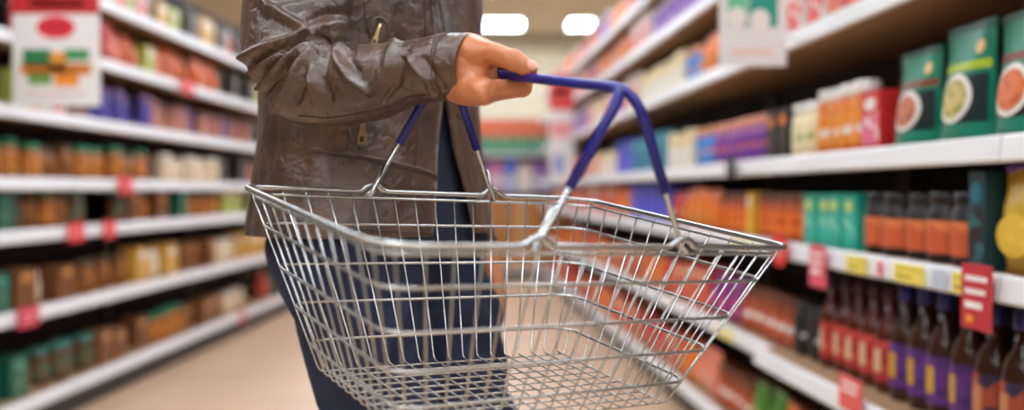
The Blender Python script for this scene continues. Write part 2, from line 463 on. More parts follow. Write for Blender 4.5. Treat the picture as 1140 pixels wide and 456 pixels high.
spec('rustbox', 'box', .16, .12, .17, ((190, 92, 60), [(206, 110, 70), (170, 60, 44)], (226, 150, 100)), 'rust orange carton', 'carton')
spec('whitebox', 'box', .13, .1, .18, ((226, 220, 212), [(220, 70, 60), WH, (236, 180, 150)], RD), 'white carton with red print', 'carton')
spec('violetjar', 'jar', .11, .1, .18, ((130, 90, 180), [(160, 120, 200), WH, PU], (226, 216, 232)), 'violet jar with pale lid', 'jar')
spec('peachbag', 'bag', .15, .07, .19, ((232, 140, 110), [(240, 170, 130), PK, WH], (220, 100, 90)), 'peach pink packet', 'packet')
spec('creambox', 'box', .14, .1, .16, (CRM, [WH, (236, 226, 190), OR], (240, 200, 120)), 'cream carton', 'carton')
# left side
spec('greenlid', 'jar', .10, .1, .16, ((168, 96, 30), [(190, 120, 46), (160, 88, 30), (96, 60, 22)], (30, 130, 90)), 'amber jar with green lid', 'jar')
spec('amberjar', 'jar', .10, .1, .15, ((140, 84, 32), [(172, 112, 50), (112, 64, 28)], (90, 70, 40)), 'amber jar with brown lid', 'jar')
spec('teallid', 'jar', .10, .1, .165, ((96, 60, 28), [(60, 104, 84), (120, 76, 36)], (60, 130, 120)), 'dark jar with teal lid', 'jar')
spec('tealtall', 'box', .13, .1, .17, ((26, 100, 82), [(20, 84, 66), (70, 130, 100)], (60, 150, 130)), 'sea green carton', 'carton')
spec('creamtub', 'jar', .12, .1, .15, ((226, 208, 170), [(236, 226, 200), (226, 190, 140)], (236, 230, 216)), 'cream tub with pale lid', 'tub')
spec('navyjar', 'jar', .095, .09, .17, ((66, 60, 130), [(80, 70, 160), (120, 90, 160), (60, 60, 120)], (130, 90, 150)), 'navy jar with purple lid', 'jar')
spec('pinkjar', 'jar', .10, .09, .16, ((156, 94, 78), [(190, 126, 104), (226, 190, 180), (150, 90, 80)], (150, 100, 90)), 'dusty pink jar', 'jar')
spec('crimsonbag', 'bag', .17, .08, .2, ((186, 60, 52), [(206, 90, 70), (226, 120, 90)], (150, 40, 40)), 'crimson packet', 'packet')
spec('tangerinebag', 'bag', .17, .08, .2, ((216, 104, 50), [(230, 130, 70), (200, 80, 40)], (180, 80, 40)), 'tangerine packet', 'packet')
spec('brownbox', 'box', .15, .1, .16, ((112, 68, 34), [(150, 94, 46), (86, 50, 26)], (196, 140, 80)), 'brown carton', 'carton')
spec('limebox', 'box', .13, .1, .17, ((180, 190, 90), [(206, 210, 130), (150, 170, 70)], WH), 'lime green carton', 'carton')
spec('blackbox', 'box', .16, .1, .18, ((40, 38, 40), [(60, 56, 54), (90, 84, 80)], (120, 110, 100)), 'plain black carton', 'carton')
spec('yellowbox', 'box', .16, .1, .18, ((206, 160, 70), [(226, 190, 110), (190, 130, 50)], WH), 'mustard yellow carton', 'carton')
PP = {}
def parts_for(key, joined):
    k = (key, joined)
    if k in PP: return PP[k]
    ps = SPEC[key]['parts'] if 'parts' in SPEC[key] else prod_parts(SPEC[key])
    if joined:
        v, f, mi, ms = [], [], [], []
        for i, (n, (a, b), m, sm) in enumerate(ps):
            o = len(v); v += list(a); f += [tuple(x + o for x in q) for q in b]; mi += [i] * len(b); ms.append(m)
        me = mesh_from(key, v, f, ms); me.polygons.foreach_set('material_index', mi)
        me.polygons.foreach_set('use_smooth', [ps[i][3] for i in mi])
        PP[k] = [('body', me)]
    else:
        PP[k] = [(n, mesh_from(n, a[0], a[1], m, sm)) for n, a, m, sm in ps]
    return PP[k]
COUNT = {}
SHELFNAME = {}
names = ['lowest', 'second-lowest', 'third-lowest', 'middle', 'third-highest', 'second-highest', 'top']
def place(side, tagname, zs, k, key, s, into=.02, top=None, jit=.0):
    sp = SPEC[key]
    p = side.pt(s, into + random.uniform(0, .012 if side is RIGHT else .07) + (sp['w'] / 2 if sp['kind'] in ('jar', 'bottle', 'pot') else 0), zs[k] + .0005)
    u, v, d = IMG(p); ut, vt, _ = IMG(p + Vector((0, 0, sp['h'])))
    if u < -420 or u > 1330 or v < -90 or vt > 570: return None
    scale = 1.0
    far = d > 5.6
    ps = parts_for(key, far)
    nm = sp['cat'] if sp['cat'] != 'box' else 'box'
    nm = {'jar': 'sauce_jar', 'bottle': 'sauce_bottle', 'carton': 'food_carton', 'box': 'food_box', 'packet': 'food_packet', 'tub': 'food_tub', 'pouch': 'food_pouch'}[sp['cat']]
    o = link(nm, ps[0][1], loc=p, rz=side.rz + random.uniform(-1, 1) * (.12 if sp['kind'] in ('jar', 'bottle', 'pot') else .035))
    for n, me in ps[1:]: link(n, me, o)
    if sp['kind'] != 'pouch': o.scale = (1, 1, random.uniform(.9, 1.07) if side is LEFT or d > 4 else random.uniform(.985, 1.015))
    if sp['kind'] != 'pouch' and k < 6: o.scale.z = min(o.scale.z, (zs[k + 1] - zs[k] - .052) / sp['h'])
    inframe = -sp['w'] * .4 * F / d < u < 1140 and v > 2 and vt < 455
    if inframe:
        ck = (tagname, k, key); i = COUNT.get(ck, 0); COUNT[ck] = i + 1
        lab = '%s %s from the front on the %s %s-hand shelf' % (ordw(i), sp['desc'], names[k], tagname)
    else:
        lab = '%s just outside the picture on the %s %s-hand shelf' % (sp['desc'], names[k], tagname)
    tag(o, lab, sp['cat'], '%s on the %s %s-hand shelf' % (sp['desc'] + ('es' if sp['cat'] in ('box', 'pouch') else 's'), names[k], tagname))
    return o
def row(side, tagname, zs, k, blocks, s, s_end=99):
    """blocks: (key, count, gap) laid from near to far, then cycled"""
    for key, cnt, gap in blocks:
        for i in range(cnt):
            wd = SPEC[key]['w']
            if s + wd > s_end: return
            if side is RIGHT or random.random() > .1: place(side, tagname, zs, k, key if side is RIGHT or random.random() > .16 else random.choice([b[0] for b in blocks if SPEC[b[0]]['w'] <= wd]), s + wd / 2)
            s += wd + gap
    return s
# the three green pouches
for key, band, food, hh in (('pouchred', (120, 30, 30), [(214, 110, 50), (196, 80, 30), (150, 140, 40)], .245), ('pouchlime', (170, 190, 40), [(196, 180, 110), (150, 150, 60), (110, 120, 40)], .25), ('pouchbrown', (130, 60, 40), [(190, 110, 70), (160, 80, 50), (140, 120, 60)], .225)):
    SPEC[key] = dict(key=key, kind='pouch', w=.195, d=.09, h=hh, cat='pouch', desc='green food pouch with %s stripe' % {'pouchred': 'dark red', 'pouchlime': 'lime', 'pouchbrown': 'brown'}[key],
                     parts=pouch_parts(key, (14, 128, 102), band, food, .195, .09, hh))
R_ = lambda k, b, s, e=9.8: row(RIGHT, 'right', RZ, k, b, s, e)
def mixed(keys, s, e, seed, gap=.008, run=(2, 5)):
    rnd = random.Random(seed); out = []; t = s
    while t < e:
        k = rnd.choice(keys); n = rnd.randint(*run); out.append((k, n, gap)); t += n * (SPEC[k]['w'] + gap)
    return out
# fourth shelf (just above eye level)
s = R_(3, [('pouchred', 2, .004), ('pouchlime', 1, .004), ('pouchbrown', 1, .02), ('pinkbox', 1, .01), ('orangebottle', 4, .004), ('creamjar', 2, .006), ('blackpack', 2, .006), ('purplejar', 7, .006), ('bluejar', 3, .01), ('creambox', 3, .02), ('tealbox', 5, .02)], 1.43)
R_(3, mixed(['redbox', 'bluebox', 'creambox', 'peachbag', 'whitebox', 'orangebag', 'rustbox'], s, 9.8, 3), s)
# third shelf
s = R_(2, [('yellowpack', 2, .006), ('darkteal', 1, .008), ('blackpot', 5, .008), ('aquabox', 4, .004), ('orangespice', 5, .008), ('yellowslim', 1, .01), ('orangespice', 4, .008), ('orangebag', 4, .01), ('redbag', 2, .01), ('bluebox', 5, .02)], 1.43)
R_(2, mixed(['redbox', 'orangebag', 'rustbox', 'whitebox', 'redbag', 'bluebox', 'creambox'], s, 9.8, 4), s)
# second shelf: bottles
s = R_(1, [('orangesauce', 4, .008), ('purplesauce', 4, .008), ('redsauce', 5, .006), ('blackjar', 2, .01), ('spicejar', 6, .006), ('magentabag', 3, .008)], 1.50)
R_(1, mixed(['rustbox', 'orangespice', 'redbag', 'orangebag', 'redbox'], s, 9.8, 5), s)
# lowest shelf
s = R_(0, [('greenbag', 3, .01), ('redbag', 3, .01), ('orangebag', 3, .01), ('greenbag', 2, .01), ('spicejar', 5, .01), ('peachbag', 2, .01), ('orangebag', 2, .01)], 1.7)
R_(0, mixed(['rustbox', 'redbox', 'orangebag', 'redbag', 'rustbox'], s, 9.8, 6), s)
# upper shelves
s = R_(4, [('purplejar', 4, .01), ('redbox', 2, .01), ('whitebox', 3, .01), ('redbox', 2, .01), ('peachbag', 2, .01), ('orangebag', 2, .01), ('bluejar', 3, .01), ('creambox', 6, .02)], 1.9)
R_(4, mixed(['creambox', 'whitebox', 'peachbag', 'violetjar', 'bluebox', 'rustbox'], s, 9.8, 8), s)
R_(5, [('violetjar', 14, .012)] + mixed(['violetjar', 'peachbag', 'orangebag', 'whitebox', 'violetjar'], 4.9, 9.8, 9), 3.2)
R_(6, [('whitebox', 3, .02)] + mixed(['peachbag', 'orangebag', 'whitebox', 'violetjar', 'redbag'], 4.4, 9.8, 10, .01), 4.0)
# left side
L_ = lambda k, b, s, e=8.3: row(LEFT, 'left', LZ, k, b, s, e)
L_(6, [('whitebox', 5, .02), ('yellowbox', 6, .02), ('blackbox', 5, .02), ('limebox', 6, .02)], 4.3)
L_(5, [('crimsonbag', 6, .005), ('tangerinebag', 8, .006), ('blackbox', 4, .01), ('limebox', 8, .01)], 3.75)
L_(4, [('limebox', 2, .01), ('whitebox', 3, .02), ('brownbox', 1, .02), ('navyjar', 7, .006), ('pinkjar', 16, .008), ('blackbox', 3, .01)], 3.45)
L_(3, [('greenlid', 5, .008), ('amberjar', 3, .01), ('greenlid', 4, .01), ('amberjar', 4, .008), ('creamtub', 8, .008), ('blackbox', 3, .02), ('pinkjar', 8, .01)], 3.4)
L_(2, [('teallid', 2, .01), ('tealtall', 1, .02), ('amberjar', 4, .01), ('teallid', 5, .012), ('brownbox', 3, .02), ('tealtall', 2, .02), ('greenlid', 6, .01), ('limebox', 4, .02), ('pinkjar', 5, .02)], 3.4)
L_(1, [('tealtall', 2, .02), ('brownbox', 3, .02), ('amberjar', 6, .01), ('yellowbox', 3, .02), ('brownbox', 4, .02), ('creamtub', 4, .01), ('yellowbox', 4, .02), ('pinkjar', 5, .01)], 3.4)
L_(0, [('tealtall', 3, .02), ('teallid', 5, .02), ('brownbox', 4, .02), ('greenlid', 4, .02), ('brownbox', 4, .02), ('creamtub', 5, .02), ('crimsonbag', 6, .02)], 3.4)

for k_, b_ in ((1, 'brownbox'), (2, 'amberjar'), (3, 'greenlid'), (4, 'limebox'), (5, 'tangerinebag'), (0, 'tealtall')):
    L_(k_, [(b_, 6, .015)], 2.5, 3.38)
# ------------------------------------------------------------------ shelf-edge cards
def card(side, s, z, w_, h_, rgb, name, label, cat, out=.022, shape='rect', lines=None, tilt=0., hang=True, group=None):
    m = mat('card_%d_%d_%d' % rgb, rgb, rough=.45, var=.05)
    if shape == 'rect': vf = box_vf(-w_ / 2, w_ / 2, -.001, .001, -h_, 0, .0006)
    else:
        a, b = disc_vf(0, -h_ / 2, w_ / 2, h_ / 2, .001, 28, t=.003); a2, b2 = disc_vf(0, -h_ / 2, w_ / 2, h_ / 2, .0011, 28, t=.0001)
        vf = a, b + [tuple(range(28))[::-1]]
    o = link(name, mesh_from(name, *vf, m), loc=side.pt(s, -out, z), rz=side.rz)
    o.rotation_euler = (tilt, 0, side.rz)
    for (x0, x1, y0, y1, c) in (lines or []):
        link('print_line', mesh_from('print_line', *box_vf(x0 * w_, x1 * w_, -.0022 - (.001 if shape != 'rect' else 0), -.0009, -y1 * h_, -y0 * h_), mat('ink_%d_%d_%d' % c, c, rough=.5)), o)
    tag(o, label, cat, group)
    return o
sR = lambda u: RIGHT.q * F / (u - 500)
sL = lambda u: LEFT.q * F / (600 - u)
YT = (240, 222, 90)
pl = [(-.4, .4, .22, .3, (196, 176, 80)), (-.4, .1, .6, .76, (180, 160, 70))]
card(RIGHT, sR(975), RZ[2] - .002, .115, .042, YT, 'price_ticket', 'yellow price ticket under the aqua cartons, right of the pink card', 'price ticket', lines=pl, group='yellow price tickets')
card(RIGHT, sR(1038), RZ[2] - .002, .135, .042, YT, 'price_ticket', 'long yellow price ticket under the middle of the black jars', 'price ticket', lines=pl, group='yellow price tickets')
card(RIGHT, sR(1104), RZ[2] - .002, .075, .042, YT, 'price_ticket', 'yellow price ticket beside the dark red card at the right edge', 'price ticket', lines=pl, group='yellow price tickets')
card(RIGHT, sR(1003), RZ[2] - .006, .03, .032, (236, 130, 140), 'price_ticket', 'small pink ticket between two yellow price tickets', 'price ticket')
card(RIGHT, sR(1075), RZ[2] - .002, .055, .042, (190, 200, 214), 'price_ticket', 'blue-grey price ticket between two yellow price tickets', 'price ticket')
card(RIGHT, sR(838), RZ[2] - .002, .26, .042, (226, 220, 170), 'price_ticket', 'pale yellow price ticket left of the red round sign', 'price ticket')
card(RIGHT, sR(818), RZ[1] - .002, .22, .042, (236, 226, 150), 'price_ticket', 'pale yellow price ticket on the bottle shelf behind the basket', 'price ticket')
wl = [(-.35, .35, .18, .26, (250, 240, 236)), (-.35, .3, .38, .46, (250, 240, 236)), (-.35, .2, .58, .68, (250, 240, 236)), (-.3, -.1, .8, .9, (240, 160, 40))]
card(RIGHT, sR(932), RZ[2] + .012, .115, .115, (222, 84, 108), 'promotion_card', 'square pink promotion card hanging below the aqua cartons', 'promotion card', out=.03, lines=wl[:3])
card(RIGHT, sR(888), RZ[2] + .035, .135, .105, (226, 50, 44), 'promotion_sign', 'red round sign on the shelf edge beside the basket corner', 'sign', out=.035, shape='disc', lines=[(-.26, .26, .36, .44, (240, 190, 180)), (-.22, .22, .55, .62, (240, 190, 180))])
card(RIGHT, sR(1126), RZ[2] + .02, .105, .125, (196, 44, 58), 'promotion_card', 'dark red promotion card with white lines at the right edge', 'promotion card', out=.03, lines=wl)
card(RIGHT, sR(993), RZ[1] + .055, .13, .085, (226, 88, 84), 'promotion_card', 'salmon red card in front of the chilli sauce bottles', 'promotion card', out=.072, lines=wl[:2])
card(RIGHT, sR(829), RZ[3] + .03, .105, .088, (38, 38, 44), 'promotion_sign', 'black round sign below the purple-labelled jars', 'sign', out=.035, shape='disc', lines=[(-.3, .28, .36, .42, (150, 150, 150)), (-.24, .32, .48, .54, (150, 150, 150)), (-.2, .2, .6, .65, (120, 120, 120))])
RC = (224, 66, 70)
for u, k, w_, lab in ((128, 3, .16, 'red shelf tag below the amber jars with green lids on the left'), (70, 2, .15, 'red shelf tag on the lower left shelf, left of a twin tag'),
                      (109, 2, .13, 'red shelf tag on the lower left shelf, right of a twin tag'), (14, 1, .16, 'dark pink shelf tag low at the left picture edge'), (200, 5, .2, 'red shelf tag under the tangerine packets'), (262, 0, .1, 'small red shelf tag on the lowest left shelf')):
    card(LEFT, sL(u), LZ[k] + .02, w_, .085, RC if u != 14 else (200, 56, 84), 'shelf_tag', lab, 'shelf tag', out=.03, lines=[(-.36, .36, .3, .42, (240, 150, 150)), (-.3, .2, .6, .72, (240, 150, 150))], group='red shelf tags')
# hanging posters that face along the aisle
def poster(name, loc, rz, w_, h_, label, prints, arm):
    o = link(name, mesh_from(name, *box_vf(-w_ / 2, w_ / 2, -.002, .002, 0, h_, .0008), mat('poster_white', (228, 226, 224), rough=.5, var=.03)), loc=loc, rz=rz)
    for n, shp, a, c in prints:
        if shp == 'r': vf = box_vf(a[0] * w_, a[1] * w_, -.0034, -.0019, a[2] * h_, a[3] * h_)
        else: vf = disc_vf(a[0] * w_, a[1] * h_, a[2] * w_, a[3] * h_, -.0019, 20, t=.0022 if len(a) < 5 else a[4])
        link(n, mesh_from(n, *vf, mat('ink_%d_%d_%d' % c, c, rough=.5)), o)
    x0, x1, za = arm
    link('bracket', mesh_from('bracket', *box_vf(x0, x1, -.004, .006, za, za + .012), m_white), o)
    tag(o, label, 'poster'); return o
pL = P(63, 118, 3.6); 
poster('aisle_poster', (pL.x, pL.y, pL.z), math.radians(0), .333, .54, 'white hanging poster with red header and pictures of green and orange food', [
    ('red_header', 'r', (-.5, .5, .65, 1), (190, 30, 36)), ('header_text', 'r', (-.3, .32, .70, .74), (226, 120, 40)),
    ('red_oval', 'd', (.0, .555, .22, .08), (214, 40, 60)), ('oval_text', 'd', (.0, .56, .15, .033, .0032), (190, 24, 44)),
    ('food_picture', 'r', (-.38, -.06, .28, .40), (40, 120, 70)), ('food_picture', 'r', (.1, .38, .32, .40), (50, 140, 80)),
    ('food_picture', 'r', (-.4, .4, .22, .30), (206, 120, 40)), ('food_picture', 'r', (-.08, .12, .25, .38), (226, 150, 60)), ('food_picture', 'r', (-.32, -.05, .15, .24), (110, 150, 70)), ('food_picture', 'r', (-.02, .26, .14, .235), (232, 140, 40)),
    ('small_print', 'r', (-.35, .35, .07, .1), (222, 200, 196))], (-.225, -.15, .0))
pR = P(838, 74, 2.75)
poster('aisle_poster', (pR.x, pR.y, pR.z), math.radians(0), .196, .32, 'white shelf-edge poster with pictures of green pouches, above the upper right shelf', [
    ('pouch_picture', 'r', (-.38, -.08, .36, .98), (110, 196, 150)), ('pouch_picture', 'r', (-.06, .36, .36, .98), (24, 150, 130)), ('lime_patch', 'r', (.04, .26, .7, .8), (150, 190, 60)),
    ('plate_picture', 'd', (-.24, .44, .14, .1), (232, 226, 220)), ('plate_picture', 'd', (.1, .42, .15, .1), (236, 230, 224)), ('food_picture', 'r', (-.26, -.1, .355, .385), (190, 100, 70)), ('food_picture', 'r', (.02, .2, .33, .36), (200, 110, 70)),
    ('small_print', 'r', (-.32, .28, .1, .16), (238, 206, 196))], (.08, .135, 1.44 - pR.z))
pF = P(625, 205, 7.6)
poster('aisle_poster', (pF.x, pF.y, pF.z), 0, .2, .9, 'tall red and white sign standing out from the far end of the right-hand shelves', [
    ('red_panel', 'r', (-.5, .5, .66, .98), (214, 60, 60)), ('pink_panel', 'r', (-.4, .45, .42, .56), (230, 150, 150)), ('blue_panel', 'r', (-.3, .1, .1, .26), (130, 150, 210)), ('white_text', 'r', (-.3, .3, .8, .86), (240, 200, 190))], (.08, .112, 1.448 - pF.z))

# ------------------------------------------------------------------ display at the end of the aisle
EY = 10.6
root = bpy.data.objects.new('end_display', None); C.objects.link(root); root.location = (0.0, EY, 0)
tag(root, 'shelf display closing the far end of the aisle under a red strip', 'display')
link('back_panel', mesh_from('back_panel', *box_vf(-.95, .75, .4, .42, 0, 1.8), m_board), root)
for x in (-.95, .75): link('side_panel', mesh_from('side_panel', *box_vf(x - .015, x + .015, 0, .42, 0, 1.8), m_white), root)
for z in (.12, 1.02, 1.42):
    sh = link('shelf', mesh_from('shelf', *box_vf(-.93, .73, .01, .4, z - .03, z), m_white), root)
link('kick_plate', mesh_from('kick_plate', *box_vf(-.93, .73, .03, .05, 0, .09), mat('dark_kick', (30, 28, 28))), root)
link('header_board', mesh_from('header_board', *box_vf(-.96, .76, -.02, .0, 1.62, 1.8), mat('header_red', (226, 112, 76), rough=.5)), root)
m_cb = mat('cardboard', (186, 126, 76), rough=.8, var=.15); m_tape = mat('box_tape', (206, 170, 120), rough=.4)
cbm = mesh_from('cardboard_box', *box_vf(-.2, .2, 0, .34, 0, .4, .006), m_cb); tpm = mesh_from('tape', *box_vf(-.03, .03, -.002, .002, 0, .4), m_tape)
for j in range(2):
    for i in range(4):
        o = link('cardboard_box', cbm, loc=(-.72 + .41 * i, EY + .03, .1205 + .401 * j)); link('tape', tpm, o)
        tag(o, 'brown cardboard box in the %s row of the end display, %s from the left' % (['bottom', 'upper'][j], ordw(i)), 'box', 'cardboard boxes on the end display')
cols = [(90, 90, 190), (226, 150, 170), (236, 230, 226), (120, 90, 180), (200, 120, 160), (80, 110, 200), (236, 220, 200), (150, 100, 180), (90, 110, 190), (226, 170, 190)]
for i, c in enumerate(cols):
    mb = mat('endpack%d' % i, c, rough=.5)
    o = link('food_carton', mesh_from('food_carton', *box_vf(-.075, .075, 0, .2, 0, .26 + .04 * (i % 3), .004), mb), loc=(-.83 + .162 * i, EY + .03, 1.0205))
    link('print_panel', mesh_from('print_panel', *box_vf(-.06, .06, -.002, .001, .05, .16), mprint('endprint%d' % i, [WH, c, PU])), o)
    tag(o, '%s blue, pink or white carton from the left on the end display' % ordw(i), 'carton', 'cartons in the middle of the end display')
for i in range(9):
    o = link('food_carton', cached('end_green', lambda: box_vf(-.08, .08, 0, .2, 0, .17, .004), mat('endgreen', (40, 150, 110), rough=.5)), loc=(-.8 + .18 * i, EY + .03, 1.4205))
    link('print_panel', cached('end_green_print', lambda: box_vf(-.05, .05, -.002, .001, .04, .12), mprint('endgreenp', [(60, 170, 130), WH, (30, 120, 90)])), o)
    tag(o, '%s green carton from the left on the end display top shelf' % ordw(i), 'carton', 'green cartons on the end display')

# ================================================================== THE BASKET
BR = Matrix(((0.84502, -0.52552, 0.09881), (0.5336, 0.84075, -0.09175), (-0.03486, 0.13026, 0.99087)))
BT = Vector((-0.0016, 1.034, 0.9719))
bask = bpy.data.objects.new('shopping_basket', None); C.objects.link(bask)
bask.matrix_world = Matrix.Translation(BT) @ BR.to_4x4()
tag(bask, 'wire shopping basket with blue-sleeved handles held by the hand', 'basket')
BW = lambda x, y, z: BR @ Vector((x, y, z)) + BT
m_wire = mat('chrome_wire', (188, 191, 190), rough=.24, metal=1., var=.05)
m_blue = mat('blue_plastic_sleeve', (20, 22, 120), rough=.34, var=.05)
A_, B_, TLn, TWn = .24, .1871, .375, .409
HL = [0, .0385, .0824, .1232, .163]; HB = .1906
def dims(h): return A_ - TLn * h, B_ - TWn * h
def rect(h, rad, off=0., seg=8):
    L, W = dims(h); L += off; W += off
    return round_path([(-L, -W, -h), (L, -W, -h), (L, W, -h), (-L, W, -h)], rad, seg, closed=True)
PX = .085
def rim_path():
    L, W = A_, B_
    pts = []; rad = []
    def bump(y, order):
        for x in order:
            sgn = 1 if order[0] < order[1] else -1
            for dx, z in ((-.018, 0), (-.008, .008), (.004, .008), (.012, 0)):
                pts.append((x + sgn * dx, y, z)); rad.append(.006)
    pts.append((-L, -W, 0)); rad.append(.05); bump(-W, (-PX, PX))
    pts.append((L, -W, 0)); rad.append(.025); pts.append((L, W, 0)); rad.append(.04); bump(W, (PX, -PX))
    pts.append((-L, W, 0)); rad.append(.02)
    return round_path(pts, rad, 5, closed=True)
link('rim', mesh_from('rim', *tube_vf(rim_path(), .0031, 10, closed=True), m_wire, True), bask)
link('ring', mesh_from('ring', *tube_vf(rect(.0075, .035, -.002), .0018, 8, closed=True), m_wire, True), bask)
for h in HL[1:]:
    link('ring', mesh_from('ring', *tube_vf(rect(h, .03), .0018, 8, closed=True), m_wire, True), bask)
NL, NW = 17, 11
def uw(p0, p1, q1, q0): return round_path([p0, p1, q1, q0], .006, 4)
wo = .0016     # wires are welded inside the rings
Lb, Wb = dims(HB); Lt, Wt = dims(.006)
for i in range(NL):
    t = -1 + 2 * (i + .5) / NL
    p = uw((t * Lt, -Wt + wo, -.004), (t * Lb, -Wb + wo, -HB), (t * Lb, Wb - wo, -HB), (t * Lt, Wt - wo, -.004))
    link('cross_wire', mesh_from('cross_wire', *tube_vf(p, .00108, 6), m_wire, True), bask)
for i in range(NW):
    t = -1 + 2 * (i + .5) / NW
    z = -HB - .0024
    p = uw((-Lt + wo, t * Wt, -.004), (-Lb + wo, t * Wb, z), (Lb - wo, t * Wb, z), (Lt - wo, t * Wt, -.004))
    link('long_wire', mesh_from('long_wire', *tube_vf(p, .00108, 6), m_wire, True), bask)
# two handles meeting in the hand
HN, HF = .146, .157
for sg in (-1, 1):
    g = sg * .0062
    zn, zf = HN + (0 if sg < 0 else .001), HF
    W = B_
    def leg(y, sy):
        o = sy * .007
        return [(sg * (PX - .014), y - o, .034), (sg * (PX + .002), y - o, -.004), (sg * (PX + .006), y + 0, -.0055), (sg * PX, y + o, -.002)]
    near = leg(-W, -1); far = leg(W, 1)
    pts = near[:3] + [(sg * PX, -W + .004, 0)] + [(g, -W + .006, zn), (g, W - .006, zf)] + [(sg * PX, W - .004, 0)] + far[:3][::-1]
    path = round_path(pts, [0, .006, .004, .008, .02 if sg < 0 else .034, .028, .008, .004, .006, 0], 6)
    hnd = link('handle', mesh_from('handle', *tube_vf(path, .0028, 8), m_wire, True), bask)
    a, b = Vector((sg * PX, -W + .004, 0)), Vector((g, -W + .006, zn)); c_, d_ = Vector((g, W - .006, zf)), Vector((sg * PX, W - .004, 0))
    sl = round_path([a.lerp(b, .36), b, c_, c_.lerp(d_, .62)], [0, .02 if sg < 0 else .034, .028, 0], 8)
    link('handle_sleeve', mesh_from('handle_sleeve', *tube_vf(sl, .0052, 12), m_blue, True), hnd)

# ================================================================== THE PERSON
fa = math.radians(30)
fd = Vector((math.cos(fa), -math.sin(fa), 0)); rd = Vector((-math.sin(fa), -math.cos(fa), 0))
CT = Vector((-.213, 1.47, 0))
person = bpy.data.objects.new('person', None); C.objects.link(person); person.location = CT
tag(person, 'person in a brown leather jacket and dark blue jeans holding the basket', 'person')
def pchild(name, me):
    o = link(name, me, person); o.matrix_parent_inverse = Matrix.Translation(-CT); return o
def pf(f, r, z): return CT + fd * f + rd * r + Vector((0, 0, z))      # person frame: forward, right, up

# --- leather
def leather():
    m = bpy.data.materials.new('brown_leather'); m.use_nodes = True; nt = m.node_tree; b = nt.nodes['Principled BSDF']
    tc = nt.nodes.new('ShaderNodeTexCoord')
    n = nt.nodes.new('ShaderNodeTexNoise'); n.inputs['Scale'].default_value = 16; n.inputs['Detail'].default_value = 10; n.inputs['Roughness'].default_value = .65
    nt.links.new(tc.outputs['Object'], n.inputs['Vector'])
    r = nt.nodes.new('ShaderNodeValToRGB'); r.color_ramp.elements[0].position = .3; r.color_ramp.elements[1].position = .72
    r.color_ramp.elements[0].color = lin((48, 32, 22)) + (1,); r.color_ramp.elements[1].color = lin((94, 67, 48)) + (1,)
    nt.links.new(n.outputs['Fac'], r.inputs[0]); nt.links.new(r.outputs[0], b.inputs['Base Color'])
    r2 = nt.nodes.new('ShaderNodeMapRange'); r2.inputs[3].default_value = .17; r2.inputs[4].default_value = .46
    n3 = nt.nodes.new('ShaderNodeTexNoise'); n3.inputs['Scale'].default_value = 40; n3.inputs['Detail'].default_value = 6
    nt.links.new(tc.outputs['Object'], n3.inputs['Vector']); nt.links.new(n3.outputs['Fac'], r2.inputs[0]); nt.links.new(r2.outputs[0], b.inputs['Roughness'])
    vo = nt.nodes.new('ShaderNodeTexVoronoi'); vo.inputs['Scale'].default_value = 300; vo.feature = 'DISTANCE_TO_EDGE'
    n2 = nt.nodes.new('ShaderNodeTexNoise'); n2.inputs['Scale'].default_value = 75; n2.inputs['Detail'].default_value = 7; n2.inputs['Distortion'].default_value = .6
    nt.links.new(tc.outputs['Object'], vo.inputs['Vector']); nt.links.new(tc.outputs['Object'], n2.inputs['Vector'])
    b1 = nt.nodes.new('ShaderNodeBump'); b1.inputs['Strength'].default_value = .3; b1.inputs['Distance'].default_value = .001
    b2 = nt.nodes.new('ShaderNodeBump'); b2.inputs['Strength'].default_value = 1.0; b2.inputs['Distance'].default_value = .0035
    nt.links.new(vo.outputs['Distance'], b1.inputs['Height']); nt.links.new(n2.outputs['Fac'], b2.inputs['Height'])
    nt.links.new(b1.outputs[0], b2.inputs['Normal']); nt.links.new(b2.outputs[0], b.inputs['Normal'])
    n4 = nt.nodes.new('ShaderNodeTexNoise'); n4.inputs['Scale'].default_value = 24; n4.inputs['Detail'].default_value = 4; n4.inputs['Distortion'].default_value = 1.2; n4.noise_type = 'RIDGED_MULTIFRACTAL'
    nt.links.new(tc.outputs['Object'], n4.inputs['Vector'])
    b3 = nt.nodes.new('ShaderNodeBump'); b3.inputs['Strength'].default_value = .35; b3.inputs['Distance'].default_value = .004
    nt.links.new(n4.outputs['Fac'], b3.inputs['Height']); nt.links.new(b2.outputs[0], b3.inputs['Normal']); nt.links.new(b3.outputs[0], b.inputs['Normal'])
    b.inputs['Specular IOR Level'].default_value = .7; b.inputs['Coat Weight'].default_value = .18; b.inputs['Coat Roughness'].default_value = .28
    return m
m_lea = leather()
m_seam = mat('seam_thread', (56, 40, 32), rough=.6)
m_skin = mat('skin', (194, 122, 80), rough=.4, var=.13, vscale=45, bump=.12, bscale=160)
m_skin.node_tree.nodes['Principled BSDF'].inputs['Subsurface Weight'].default_value = .12
m_skin.node_tree.nodes['Principled BSDF'].inputs['Subsurface Radius'].default_value = (.008, .003, .0015)

